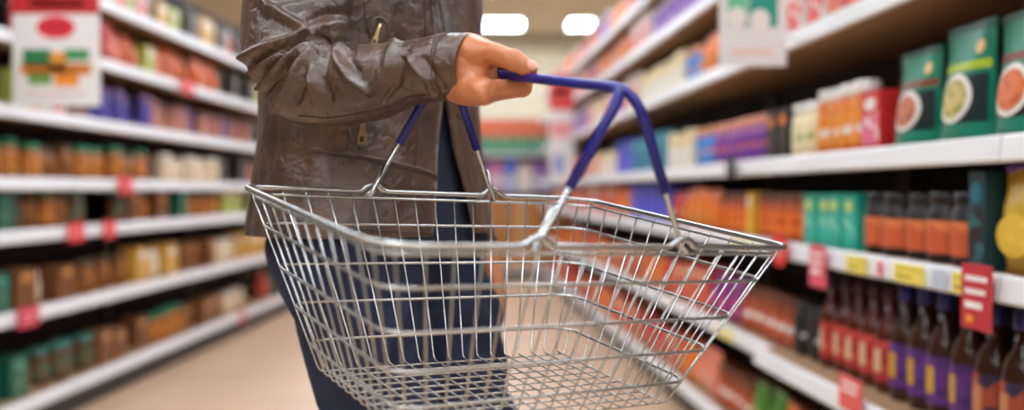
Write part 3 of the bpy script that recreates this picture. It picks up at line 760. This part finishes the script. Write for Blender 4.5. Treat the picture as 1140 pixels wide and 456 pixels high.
# --- jacket torso: rings in the person's frame
TT = [(.935, .208, .158, .0), (.95, .207, .157, .0), (.99, .198, .152, .0), (1.05, .187, .143, .0), (1.10, .187, .138, .0), (1.2, .198, .132, .0), (1.3, .214, .128, .0), (1.38, .218, .124, .0), (1.44, .205, .112, -.01), (1.49, .17, .095, -.02), (1.53, .10, .085, -.02), (1.56, .075, .075, -.015)]
def torso_r(z):
    for a, b in zip(TT, TT[1:]):
        if z <= b[0]:
            t = (z - a[0]) / (b[0] - a[0]); t = max(0, min(1, t)); return [a[i] + (b[i] - a[i]) * t for i in (1, 2, 3)]
    return TT[-1][1:]
def gap_at(z): return .02 + .24 * max(0, (1.16 - z) / .22) ** 1.1 if z < 1.16 else .02
def torso_pt(ph, z, off=0.):
    hw, hd, o = torso_r(z)
    cu, su = math.cos(ph), math.sin(ph); e = 2 / 2.35
    p = pf(o + (hd + off) * math.copysign(abs(cu) ** e, cu), (hw + off) * math.copysign(abs(su) ** e, su), z)
    n1 = noise.noise(Vector((math.cos(ph) * 2.2, math.sin(ph) * 2.2, z * 7))) * .009
    n2 = noise.noise(Vector((math.cos(ph) * 6 + 5, math.sin(ph) * 6, z * 16))) * .004
    dr = (p - pf(o, 0, z)); dr.z = 0; dr.normalize()
    return p + dr * (n1 + n2)
def torso_mesh():
    nz, na = 120, 150; v, f = [], []
    zs = [.935 + (1.56 - .935) * j / (nz - 1) for j in range(nz)]
    for z in zs:
        g = gap_at(z)
        for i in range(na):
            ph = g + (2 * math.pi - 2 * g) * i / (na - 1)
            v.append(torso_pt(ph, z))
    for j in range(nz - 1):
        for i in range(na - 1): q = j * na + i; f.append((q, q + na, q + na + 1, q + 1))
    # lining edge: fold the front edges and hem inwards
    def strip(idx, push):
        base = len(v)
        for k, i in enumerate(idx):
            p = v[i]; c = Vector((CT.x, CT.y, p.z)); d = (c - p).normalized(); v.append(p + d * .012 + Vector((0, 0, push)))
        for k in range(len(idx) - 1): f.append((idx[k], idx[k + 1], base + k + 1, base + k))
    strip([j * na for j in range(nz)], 0); strip([j * na + na - 1 for j in range(nz)], 0); strip(list(range(na)), .004)
    return v, f
jacket = pchild('jacket', mesh_from('jacket', *torso_mesh(), m_lea, True)); jacket['label'] = 'brown leather jacket, open at the front'
# lookup of the torso surface by pixel
_grid = []
for iz in range(130):
    z = .937 + .0034 * iz
    for ip in range(140):
        ph = .02 + ip * .0222
        if ph < gap_at(z): continue
        p = torso_pt(ph, z); u, v_, d = IMG(p); _grid.append((u, v_, ph, z))
_grid = np.array(_grid)
def on_torso(u, v_, off=.0):
    i = np.argmin((_grid[:, 0] - u) ** 2 + (_grid[:, 1] - v_) ** 2)
    return torso_pt(_grid[i, 2], _grid[i, 3], off)
def seam(uvs, r=.0012, off=.0008, par=jacket, name='seam', m=None):
    pts = []
    for (a, b), (c, d) in zip(uvs, uvs[1:]):
        n = max(2, int(math.hypot(c - a, d - b) / 6))
        for k in range(n): pts.append(on_torso(a + (c - a) * k / n, b + (d - b) * k / n, off))
    pts.append(on_torso(*uvs[-1], off))
    for _ in range(2):
        pts = [pts[0]] + [(pts[i - 1] + pts[i] * 2 + pts[i + 1]) / 4 for i in range(1, len(pts) - 1)] + [pts[-1]]
    o = link(name, mesh_from(name, *tube_vf(pts, r, 6), m or m_seam, True), par); return o
seam([(296, 161), (330, 163), (390, 171), (440, 181), (496, 196)], .0026, .0002, m=m_lea, name='welt')
seam([(296, 164), (330, 166.5), (390, 175), (440, 185), (496, 200)], .0009)
seam([(284, 246), (340, 250), (400, 256), (460, 260), (496, 262)], .0009)
seam([(322, 138), (321, 162)], .0009); seam([(318, 166), (306, 205), (300, 245)], .0009)
seam([(388, 140), (386, 170)], .0009); seam([(466, 120), (462, 188)], .0009)
seam([(404, -25), (406, 10), (408, 38)], .0009); seam([(470, -25), (472, 10), (474, 42)], .0009); seam([(478, -25), (480, 10), (482, 42)], .0009)
seam([(412, 42), (411, 30), (416, 20), (425, 18), (431, 24), (432, 42)], .0018, m=m_lea, name='pocket_welt')
seam([(389, 142), (390, 158), (398, 165), (410, 164), (418, 154), (420, 142)], .0016, m=m_lea, name='pocket_welt')
m_brass = mat('antique_brass', (206, 180, 136), rough=.42, metal=1., var=.1)
def zip_pull(u0, v0, u1, v1, wd):
    a, b = on_torso(u0, v0, .004), on_torso(u1, v1, .007)
    d = (b - a); L = d.length; d.normalize(); nrm = Vector((-.25, -.95, 0)); sx = d.cross(nrm).normalized(); nn = sx.cross(d).normalized()
    prof = [(-.25, 0), (.25, 0), (.3, .45), (.5, .62), (.5, 1), (-.5, 1), (-.5, .62), (-.3, .45)]
    hole = [(-.26, .7), (.26, .7), (.26, .92), (-.26, .92)]
    v, f = [], []
    def add(poly, t):
        s = len(v)
        for x, y in poly: v.append(a + d * (y * L) + sx * (x * wd) + nn * t)
        return s
    n = len(prof); s0 = add(prof, -.001); s1 = add(prof, .0018)
    f += [tuple(range(s0, s0 + n)), tuple(range(s1, s1 + n))[::-1]] + [(s0 + i, s1 + i, s1 + (i + 1) % n, s0 + (i + 1) % n) for i in range(n)]
    o = link('zip_pull', mesh_from('zip_pull', v, f, m_brass), jacket)
    v, f = [], []; s0 = add(hole, .002); s1 = add(hole, -.0014); f = [(s0, s0 + 1, s0 + 2, s0 + 3), (s1 + 3, s1 + 2, s1 + 1, s1)] + [(s0 + i, s1 + i, s1 + (i + 1) % 4, s0 + (i + 1) % 4) for i in range(4)]
    q = link('pull_slot', mesh_from('pull_slot', v, f, mat('slot_dark', (36, 26, 22))), o)
zip_pull(404, 134, 402.5, 160, .0115)
zip_pull(421, 33, 416, 52, .008)
seam([(424, 26), (418, 48)], .0022, .001, m=m_brass, name='zip_teeth')

# --- shirt under the jacket
def shirt():
    nz, na = 40, 60; v, f = [], []
    for j in range(nz):
        z = .9 + .62 * j / (nz - 1); hw, hd, o = torso_r(max(z, .94))
        for i in range(na):
            ph = 2 * math.pi * i / na; v.append(pf(o + (hd - .024) * math.cos(ph), (hw - .024) * math.sin(ph), z))
    for j in range(nz - 1):
        for i in range(na): q = j * na + i; q2 = j * na + (i + 1) % na; f.append((q, q + na, q2 + na, q2))
    return v, f
pchild('shirt', mesh_from('shirt', *shirt(), mat('navy_shirt', (26, 34, 56), rough=.85, bump=.3, bscale=90), True))

# --- sleeves
def catmull(P0, n):
    out = []
    pts = [2 * P0[0] - P0[1]] + list(P0) + [2 * P0[-1] - P0[-2]]
    seg = len(P0) - 1
    for k in range(n):
        t = k / (n - 1) * seg; i = min(int(t), seg - 1); t -= i
        a, b, c, d = pts[i], pts[i + 1], pts[i + 2], pts[i + 3]
        out.append(.5 * ((2 * b) + (c - a) * t + (2 * a - 5 * b + 4 * c - d) * t * t + (3 * b - a - 3 * c + d) * t ** 3))
    return out
# creases traced as lines of pixels: (polyline, half-width px, height m)
FOLDS = [
    ([(285, -8), (300, 10), (318, 21), (334, 31), (338, 37), (330, 44), (312, 49), (293, 55), (272, 64)], 5, .0075),
    ([(280, 74), (296, 63), (315, 52), (336, 48), (360, 47), (388, 46)], 4, -.009),
    ([(280, 80), (293, 70), (310, 58)], 3.2, .006),
    ([(282, 100), (290, 88), (302, 74), (318, 57)], 3.2, -.008),
    ([(290, 97), (309, 79), (322, 65), (345, 51), (362, 47)], 3.5, .0075),
    ([(286, 116), (300, 95), (312, 83), (330, 64)], 3.2, -.006),
    ([(300, 130), (321, 95), (333, 70), (350, 55)], 4.5, .006),
    ([(330, 112), (338, 92), (341, 76), (352, 60)], 4, -.005),
    ([(344, 92), (341, 82), (346, 66), (360, 54)], 4, .0045),
    ([(366, 110), (358, 86), (362, 64), (370, 52)], 5, -.004),
    ([(412, 102), (390, 88), (377, 70), (372, 58), (382, 48)], 4.5, .006),
    ([(398, 80), (388, 66), (392, 52)], 4, -.005),
    ([(440, 48), (435, 58), (430, 76), (414, 96)], 6, .0045),
    ([(452, 60), (446, 76), (440, 96), (428, 112)], 5, -.0045),
    ([(452, 62), (466, 80), (478, 90), (482, 104)], 4, .0045),
    ([(472, 66), (482, 82), (492, 96)], 4, -.0035),
    ([(300, 14), (320, 8), (346, 4)], 5, .003), ([(352, 32), (372, 26), (388, 30)], 6, .004), ([(345, 22), (366, 14), (388, 16)], 5, -.004)]
def seg_dist(U, V, pl):
    best = np.full(U.shape, 1e9)
    for (a, b), (c, d) in zip(pl, pl[1:]):
        dx, dy = c - a, d - b
        t = np.clip(((U - a) * dx + (V - b) * dy) / (dx * dx + dy * dy), 0, 1)
        best = np.minimum(best, np.hypot(U - (a + t * dx), V - (b + t * dy)))
    return best
def sleeve(ctrl, ns, na, folds, seed, amp=.004, open_end=True):
    cp_ = catmull([c[0] for c in ctrl], ns)
    rr = [x.x for x in catmull([Vector((c[1], c[2], 0)) for c in ctrl], ns)]
    rb = [x.y for x in catmull([Vector((c[1], c[2], 0)) for c in ctrl], ns)]
    cen = np.array([tuple(p) for p in cp_])
    pos = np.zeros((ns, na, 3)); nor = np.zeros((ns, na, 3))
    for i in range(ns):
        t = (cp_[min(i + 1, ns - 1)] - cp_[max(i - 1, 0)]).normalized()
        e1 = Vector((0, -1, 0)); e1 = (e1 - t * e1.dot(t)).normalized(); e2 = t.cross(e1)
        for j in range(na):
            a = 2 * math.pi * j / na
            d = e1 * math.cos(a) * rb[i] + e2 * math.sin(a) * rr[i]
            pos[i, j] = cp_[i] + d; nor[i, j] = d.normalized()
            q = Vector(pos[i, j]) * 11 + Vector((seed, 0, 0))
            k = noise.noise(q) * amp + noise.noise(q * 2.6) * amp * .5
            fade = min(1, (ns - 1 - i) / (ns * .10))
            pos[i, j] += nor[i, j] * k * fade
    if folds:
        d = pos[..., 1] * cp - (pos[..., 2] - CAMZ) * sp
        U = 570 + F * pos[..., 0] / d; V = 228 + F * (-(pos[..., 2] - CAMZ) * cp - pos[..., 1] * sp) / d
        face = np.clip((-nor[..., 1] + .35) / .6, 0, 1)
        D = np.zeros(U.shape)
        for pl, wd, h in folds:
            x = seg_dist(U, V, pl) / wd
            D += h * 1.3 * np.exp(-x * x)
        pos += nor * (D * face)[..., None]
    v = [tuple(p) for p in pos.reshape(-1, 3)]; f = []
    for i in range(ns - 1):
        for j in range(na): j2 = (j + 1) % na; f.append((i * na + j, i * na + j2, (i + 1) * na + j2, (i + 1) * na + j))
    # turned-in cuff
    c = cen[-1]; base = len(v)
    for s, back in ((.93, .0), (.90, .03)):
        for j in range(na):
            p = pos[-1, j]; q = c + (p - c) * s - (cen[-1] - cen[-4]) / np.linalg.norm(cen[-1] - cen[-4]) * back; v.append(tuple(q))
    l = (ns - 1) * na
    for j in range(na):
        j2 = (j + 1) % na; f.append((l + j, l + j2, base + j2, base + j)); f.append((base + j, base + j2, base + na + j2, base + na + j))
    return v, f, pos
ctrlR = [(P(356, -118, 1.33), .08, .085), (P(345, -60, 1.29), .077, .08), (P(333, -5, 1.245), .070, .068), (P(327, 45, 1.205), .064, .062), (P(338, 84, 1.175), .058, .058),
         (P(372, 95, 1.15), .050, .054), (P(420, 90, 1.12), .0445, .05), (P(462, 80, 1.095), .0385, .044), (P(498, 74.5, 1.072), .0375, .040), (P(525, 75, 1.058), .0378, .038)]
v, f, posR = sleeve(ctrlR, 260, 200, FOLDS, 3.1)
slv = link('sleeve', mesh_from('sleeve', v, f, m_lea, True), jacket)
# cuff seam and the long under-seam of the right sleeve
def sub(name, vf, m, par, smooth=True):
    return link(name, mesh_from(name, *vf, m, smooth), par)
def ring_at(u, off=.0):
    i = int(np.argmin([abs(IMG(posR[k].mean(0))[0] - u) + (0 if k > 120 else 999) for k in range(posR.shape[0])]))
    c = posR[i].mean(0); return [Vector(p + (p - c) / np.linalg.norm(p - c) * off) for p in posR[i]]
sub('cuff_seam', tube_vf(ring_at(503, .0), .0009, 6, closed=True), m_seam, slv)
sub('cuff_seam', tube_vf(ring_at(500, .0002), .001, 6, closed=True), m_lea, slv)
jr = int(posR.shape[1] * (58 / 360))
sub('sleeve_seam', tube_vf([Vector(posR[k, jr]) for k in range(134, 222, 2)], .0012, 6), m_seam, slv)
ctrlL = [(P(466, -95, 1.62), .068, .068), (P(474, -40, 1.65), .064, .064), (P(479, 30, 1.67), .060, .062), (P(487, 110, 1.67), .054, .058), (P(503, 190, 1.65), .047, .052), (P(520, 246, 1.62), .042, .046), (P(529, 277, 1.60), .041, .044)]
v, f, posL = sleeve(ctrlL, 120, 90, None, 8.3, .006)
sub('sleeve', (v, f), m_lea, jacket)

# --- jeans
hipR, hipL = pf(.02, .092, .9), pf(.025, -.10, .9)
kneeR, kneeL = pf(.13, .075, .5), pf(.145, -.10, .5)
ankR, ankL = pf(.085, .09, .09), pf(.10, -.11, .09)
def jeans_f(p):
    d = None
    for hp, kn, an in ((hipR, kneeR, ankR), (hipL, kneeL, ankL)):
        th = hp + (kn - hp) * .3
        a = chainfield(p, [hp, th, kn, kn + (an - kn) * .4, an], [.1, .09, .072, .071, .062])
        d = a if d is None else smin(d, a, .03)
    pel = ell(p, pf(-.01, 0, .93), (.165, .12, .13), np.array([tuple(rd), tuple(fd), (0, 0, 1)]).T)
    d = smin(d, pel, .05)
    d = np.maximum(d, p[:, 2] - 1.0); d = np.maximum(d, .055 - p[:, 2])
    # wrinkles
    q = p * 1.0
    wv = .0055 * np.sin(q[:, 2] * 75 + 5 * np.sin(q[:, 0] * 21) + 3 * np.sin(q[:, 1] * 17)) * np.clip(1.1 - abs(q[:, 2] - .72) * 2.2, .25, 1)
    wv += .005 * np.sin(q[:, 2] * 34 - 38 * q[:, 0] + 2.5 * np.sin(q[:, 1] * 30))
    return d + wv
v, f = surface_nets(jeans_f, (CT.x - .4, CT.y - .42, .03), (CT.x + .4, CT.y + .42, 1.03), .0085)
def denim():
    m = mat('dark_denim', (20, 31, 58), rough=.8, var=.75, vscale=240, bump=.6, bscale=420)
    return m
m_den = denim()
jeans = pchild('jeans', mesh_from('jeans', v, f, m_den, True)); jeans['label'] = 'dark blue denim jeans'

# --- body: head, neck, trunk, arms and legs under the clothes, with modelled hands
def arm_pts(ctrl): return [c[0] for c in ctrl]
def body_f(p):
    R3 = np.array([tuple(rd), tuple(fd), (0, 0, 1)]).T
    d = ell(p, pf(0, 0, 1.25), (.155, .10, .22), R3)
    d = smin(d, ell(p, pf(-.01, 0, .96), (.14, .09, .12), R3), .05)
    d = smin(d, cone(p, pf(-.01, -.13, 1.41), pf(-.01, .13, 1.41), .05, .05), .04)
    d = smin(d, cone(p, pf(-.015, 0, 1.42), pf(.01, 0, 1.58), .058, .052), .03)
    hd = ell(p, pf(.02, 0, 1.665), (.074, .092, .118), R3)                    # head
    hd = smin(hd, ell(p, pf(.055, 0, 1.605), (.05, .05, .05), R3), .03)       # jaw
    hd = smin(hd, cone(p, pf(.108, 0, 1.672), pf(.125, 0, 1.632), .008, .014), .012)   # nose
    for s in (-1, 1):
        hd = -smin(-hd, ell(p, pf(.118, s * .033, 1.668), (.02, .02, .014), R3), .012)   # eye sockets
        hd = np.minimum(hd, ell(p, pf(.095, s * .032, 1.667), (.013, .013, .012), R3))   # eyeballs
        hd = smin(hd, ell(p, pf(.005, s * .078, 1.655), (.01, .018, .031), R3), .008)     # ears
    hd = smin(hd, cone(p, pf(.104, -.018, 1.602), pf(.104, .018, 1.602), .008, .008), .008)   # lips
    hd = -smin(-hd, cone(p, pf(.118, -.02, 1.602), pf(.118, .02, 1.602), .004, .004), .004)
    d = smin(d, hd, .02)
    for ctrl, e in ((ctrlR, -1), (ctrlL, 99)):
        pts = arm_pts(ctrl); rad = list(np.linspace(.05, .03, len(pts)))
        d = smin(d, chainfield(p, pts, rad), .03)
    for hp, kn, an in ((hipR, kneeR, ankR), (hipL, kneeL, ankL)):
        d = smin(d, chainfield(p, [hp, kn, an, an - Vector((0, 0, .04))], [.078, .05, .036, .034]), .03)
    return d
bv, bf = surface_nets(body_f, (CT.x - .42, CT.y - .5, .02), (CT.x + .4, CT.y + .42, 1.82), .0095)
# right hand: thumb on top, fingers under the grip; the bar runs away from the camera
w_dir = (BW(0, 1, 0) - BW(0, 0, 0)).normalized()
e_dir = Vector((.848, .53, 0)).normalized()
up = Vector((0, 0, 1))
def hand_f(p):
    G = [BW(0, y, HN + (HF - HN) * (y / B_ + 1) / 2) for y in (.022, .043, .063, .081)]
    d = None
    wrist1, wrist2 = P(512, 63, 1.062), P(511, 90, 1.066)
    d = cone(p, wrist1, P(536, 60, 1.045), .0215, .0175)
    d = smin(d, cone(p, wrist2, P(532, 92, 1.05), .0205, .021), .015)
    d = smin(d, cone(p, P(480, 76, 1.085), P(514, 76, 1.064), .026, .027), .015)
    d = smin(d, cone(p, P(522, 60, 1.062), P(522, 96, 1.064), .021, .020), .015)
    mc = None
    for i, g in enumerate(G):
        L = [1, 1.06, 1.0, .84][i]; r0 = [.0128, .0128, .0118, .0108][i]; rr_ = [.0098, .0098, .0092, .0083][i]
        mcp = g - e_dir * .040 * (1 if i else .98) - up * (.0195 + .0015 * (i == 1))
        pip = g + e_dir * (.0105 + .004 * (L - 1)) - up * .0115
        dip = g + e_dir * (.0175) + up * .0075
        tip = g + e_dir * (.004) + up * .0165
        if i == 3: pip = pip - e_dir * .004
        fing = chainfield(p, [mcp, pip, dip, tip], [r0 * .98, rr_ * 1.06, rr_ * .95, rr_ * .85])
        fing = smin(fing, ell(p, pip, (rr_ * 1.1,) * 3), .004)
        m_ = cone(p, P(518, 84 - 3 * i, 1.062 + .006 * i), mcp, .019, r0)
        d = smin(d, m_, .012); d = smin(d, fing, .0045)
        # web between the knuckles
        if i: d = smin(d, cone(p, mcp, prev, r0 * .9, r0 * .9), .008)
        prev = mcp
    # thumb
    t0, t1, t2, t3 = P(529, 61, 1.044), P(549, 60, 1.022), P(572, 67, 1.004), P(590, 77, 1.0)
    t25 = P(583, 73.5, 1.001)
    th = chainfield(p, [t0, t1, t2, t25, t3], [.0185, .0128, .0104, .0099, .0082])
    th = smin(th, ell(p, P(571, 66.5, 1.003), (.0113,) * 3), .004)
    d = smin(d, th, .0035)
    # web of skin from thumb to index knuckle
    d = smin(d, cone(p, P(537, 78, 1.045), P(537, 96, 1.046), .0125, .012), .012)
    return d
lo = P(470, 130, 1.04); 
hv, hf = surface_nets(hand_f, (-.115, .93, 1.045), (.06, 1.2, 1.19), .0015)
HFOLD = [([(542, 69), (550, 73), (557, 79), (563, 84)], 2.2, -.0034), ([(546, 77), (553, 74)], 1.6, -.001),
         ([(568, 60), (570, 66), (569, 72)], 1.1, -.0007), ([(572, 61), (573.5, 67), (573, 73)], 1.1, -.0007), ([(576, 63), (577, 69), (576, 75)], 1.1, -.0005), ([(564, 58), (566, 64)], 1.2, -.0005),
         ([(545, 79), (549, 92), (546, 104)], 2.5, -.0009), ([(527, 60), (545, 52), (560, 56)], 5, .001), ([(524, 92), (538, 112)], 4, .0012), ([(530, 84), (546, 100)], 3, -.0008),
         ([(583, 92), (586, 97), (585, 103)], 1.2, -.0006), ([(540, 106), (543, 118)], 4, .001)]
def with_normals_displace(v, f, folds):
    f = np.array(f); a, b, c, d = (v[f[:, k]] for k in range(4)); fn = np.cross(c - a, d - b)
    n = np.zeros_like(v)
    for k in range(4): np.add.at(n, f[:, k], fn)
    n /= np.maximum(np.linalg.norm(n, axis=1), 1e-12)[:, None]
    dd = v[:, 1] * cp - (v[:, 2] - CAMZ) * sp
    U = 570 + F * v[:, 0] / dd; V = 228 + F * (-(v[:, 2] - CAMZ) * cp - v[:, 1] * sp) / dd
    face = np.clip(-n[:, 1] / .4, 0, 1); D = np.zeros(len(v))
    for pl, wd, h in folds: D += h * np.exp(-(seg_dist(U, V, pl) / wd) ** 2)
    return v + n * (D * face)[:, None]
hv = with_normals_displace(hv, hf, HFOLD)
def handL_f(p):
    w0 = P(533, 288, 1.595); kn = P(541, 330, 1.58); bs = P(528, 268, 1.6)
    d = cone(p, bs, w0, .027, .025)
    for i in range(4):
        o = (i - 1.5) * .019; base = kn + fd * (-o) * .9 + rd * .0
        m_ = cone(p, w0, base, .02, .0125); d = smin(d, m_, .012)
        L = [.9, 1., .95, .75][3 - i]
        a = base + Vector((0, 0, -.045 * L)) + rd * .006; b = a + Vector((0, 0, -.026 * L)) + rd * .014; c = b + Vector((0, 0, -.016 * L)) + rd * .014
        d = smin(d, chainfield(p, [base, a, b, c], [.0105, .0095, .0088, .0078]), .005)
    t0 = w0 + fd * .018; t1 = t0 + fd * .022 + Vector((0, 0, -.035)) + rd * .008; t2 = t1 + fd * .006 + Vector((0, 0, -.035)) + rd * .006; t3 = t2 + Vector((0, 0, -.025))
    d = smin(d, chainfield(p, [t0, t1, t2, t3], [.016, .0125, .0105, .0088]), .01)
    return d
c0 = P(540, 330, 1.58)
lv, lf = surface_nets(handL_f, (c0.x - .1, c0.y - .1, c0.z - .14), (c0.x + .1, c0.y + .1, c0.z + .13), .003)
av = np.concatenate([bv, hv, lv]); af = np.concatenate([bf, hf + len(bv), lf + len(bv) + len(hv)])
body = pchild('body', mesh_from('body', av, af.tolist(), m_skin, True)); body['label'] = 'right hand gripping the handle and left hand hanging'
# thumbnail
m_nail = mat('nail', (224, 158, 136), rough=.35, var=.03)
def nail(c, along, nrm, L, W_, th=.0022):
    along = along.normalized(); side_ = along.cross(nrm).normalized(); nn = side_.cross(along).normalized(); v, f = [], []
    n, mth = 10, 6
    for i in range(n + 1):
        for j in range(mth + 1):
            a = i / n * 2 - 1; b = j / mth * 2 - 1
            wv = W_ * (1 - .35 * max(0, -a) ** 2 - .25 * max(0, a) ** 4)
            v.append(c + along * (a * L) + side_ * (b * wv) + nn * (-(b * b) * th * 1.3 - a * a * .0006))
    for i in range(n):
        for j in range(mth): q = i * (mth + 1) + j; f.append((q, q + mth + 1, q + mth + 2, q + 1))
    return v, f
tn = (Vector((.1, -.86, .5))).normalized()
o = link('thumbnail', mesh_from('thumbnail', *nail(P(591, 76.4, 1.0) + tn * .0096, P(590, 77, 1.0) - P(572, 67, 1.004), tn, .0068, .0058), m_nail, True), body)
# hair
def hair_f(p):
    R3 = np.array([tuple(rd), tuple(fd), (0, 0, 1)]).T
    d = ell(p, pf(.012, 0, 1.682), (.083, .101, .122), R3)
    cut = (p - np.array(pf(.075, 0, 1.70))) @ np.array(fd)
    low = 1.665 - p[:, 2] + .35 * ((p - np.array(pf(0, 0, 0))) @ np.array(fd))
    d = np.maximum(d, np.minimum(cut, 1e9) * .8 - .02 + np.clip(1.72 - p[:, 2], 0, 1) * .9)
    d = np.maximum(d, 1.60 - p[:, 2])
    return d + .0025 * np.sin(p[:, 0] * 160) * np.sin(p[:, 1] * 150 + p[:, 2] * 60)
v, f = surface_nets(hair_f, (CT.x - .16, CT.y - .16, 1.56), (CT.x + .16, CT.y + .16, 1.83), .006)
pchild('hair', mesh_from('hair', v, f, mat('dark_brown_hair', (46, 32, 24), rough=.6, bump=.5, bscale=120), True))
# shoes
m_shoe = mat('brown_shoe_leather', (70, 46, 30), rough=.45, bump=.1); m_sole = mat('shoe_sole', (30, 26, 24), rough=.8)
for an in (ankR, ankL):
    b = Vector((an.x, an.y, 0))
    def shoe_f(p, b=b):
        d = cone(p, b - fd * .02 + up * .055, b + fd * .15 + up * .042, .042, .036)
        d = smin(d, cone(p, b - fd * .01 + up * .06, b + up * .12, .043, .046), .03)
        return np.maximum(d, .022 - p[:, 2])
    v, f = surface_nets(shoe_f, tuple(b - Vector((.2, .2, 0))), tuple(b + Vector((.25, .2, .2))), .008)
    sh = pchild('shoe', mesh_from('shoe', v, f, m_shoe, True))
    def sole_f(p, b=b):
        d = cone(p * np.array([1, 1, 0]), b - fd * .02, b + fd * .15, .045, .039)
        return np.maximum(np.maximum(d, p[:, 2] - .024), -p[:, 2])
    v, f = surface_nets(sole_f, tuple(b - Vector((.2, .2, .02))), tuple(b + Vector((.25, .2, .06))), .008)
    sub('sole', (v, f), m_sole, sh)
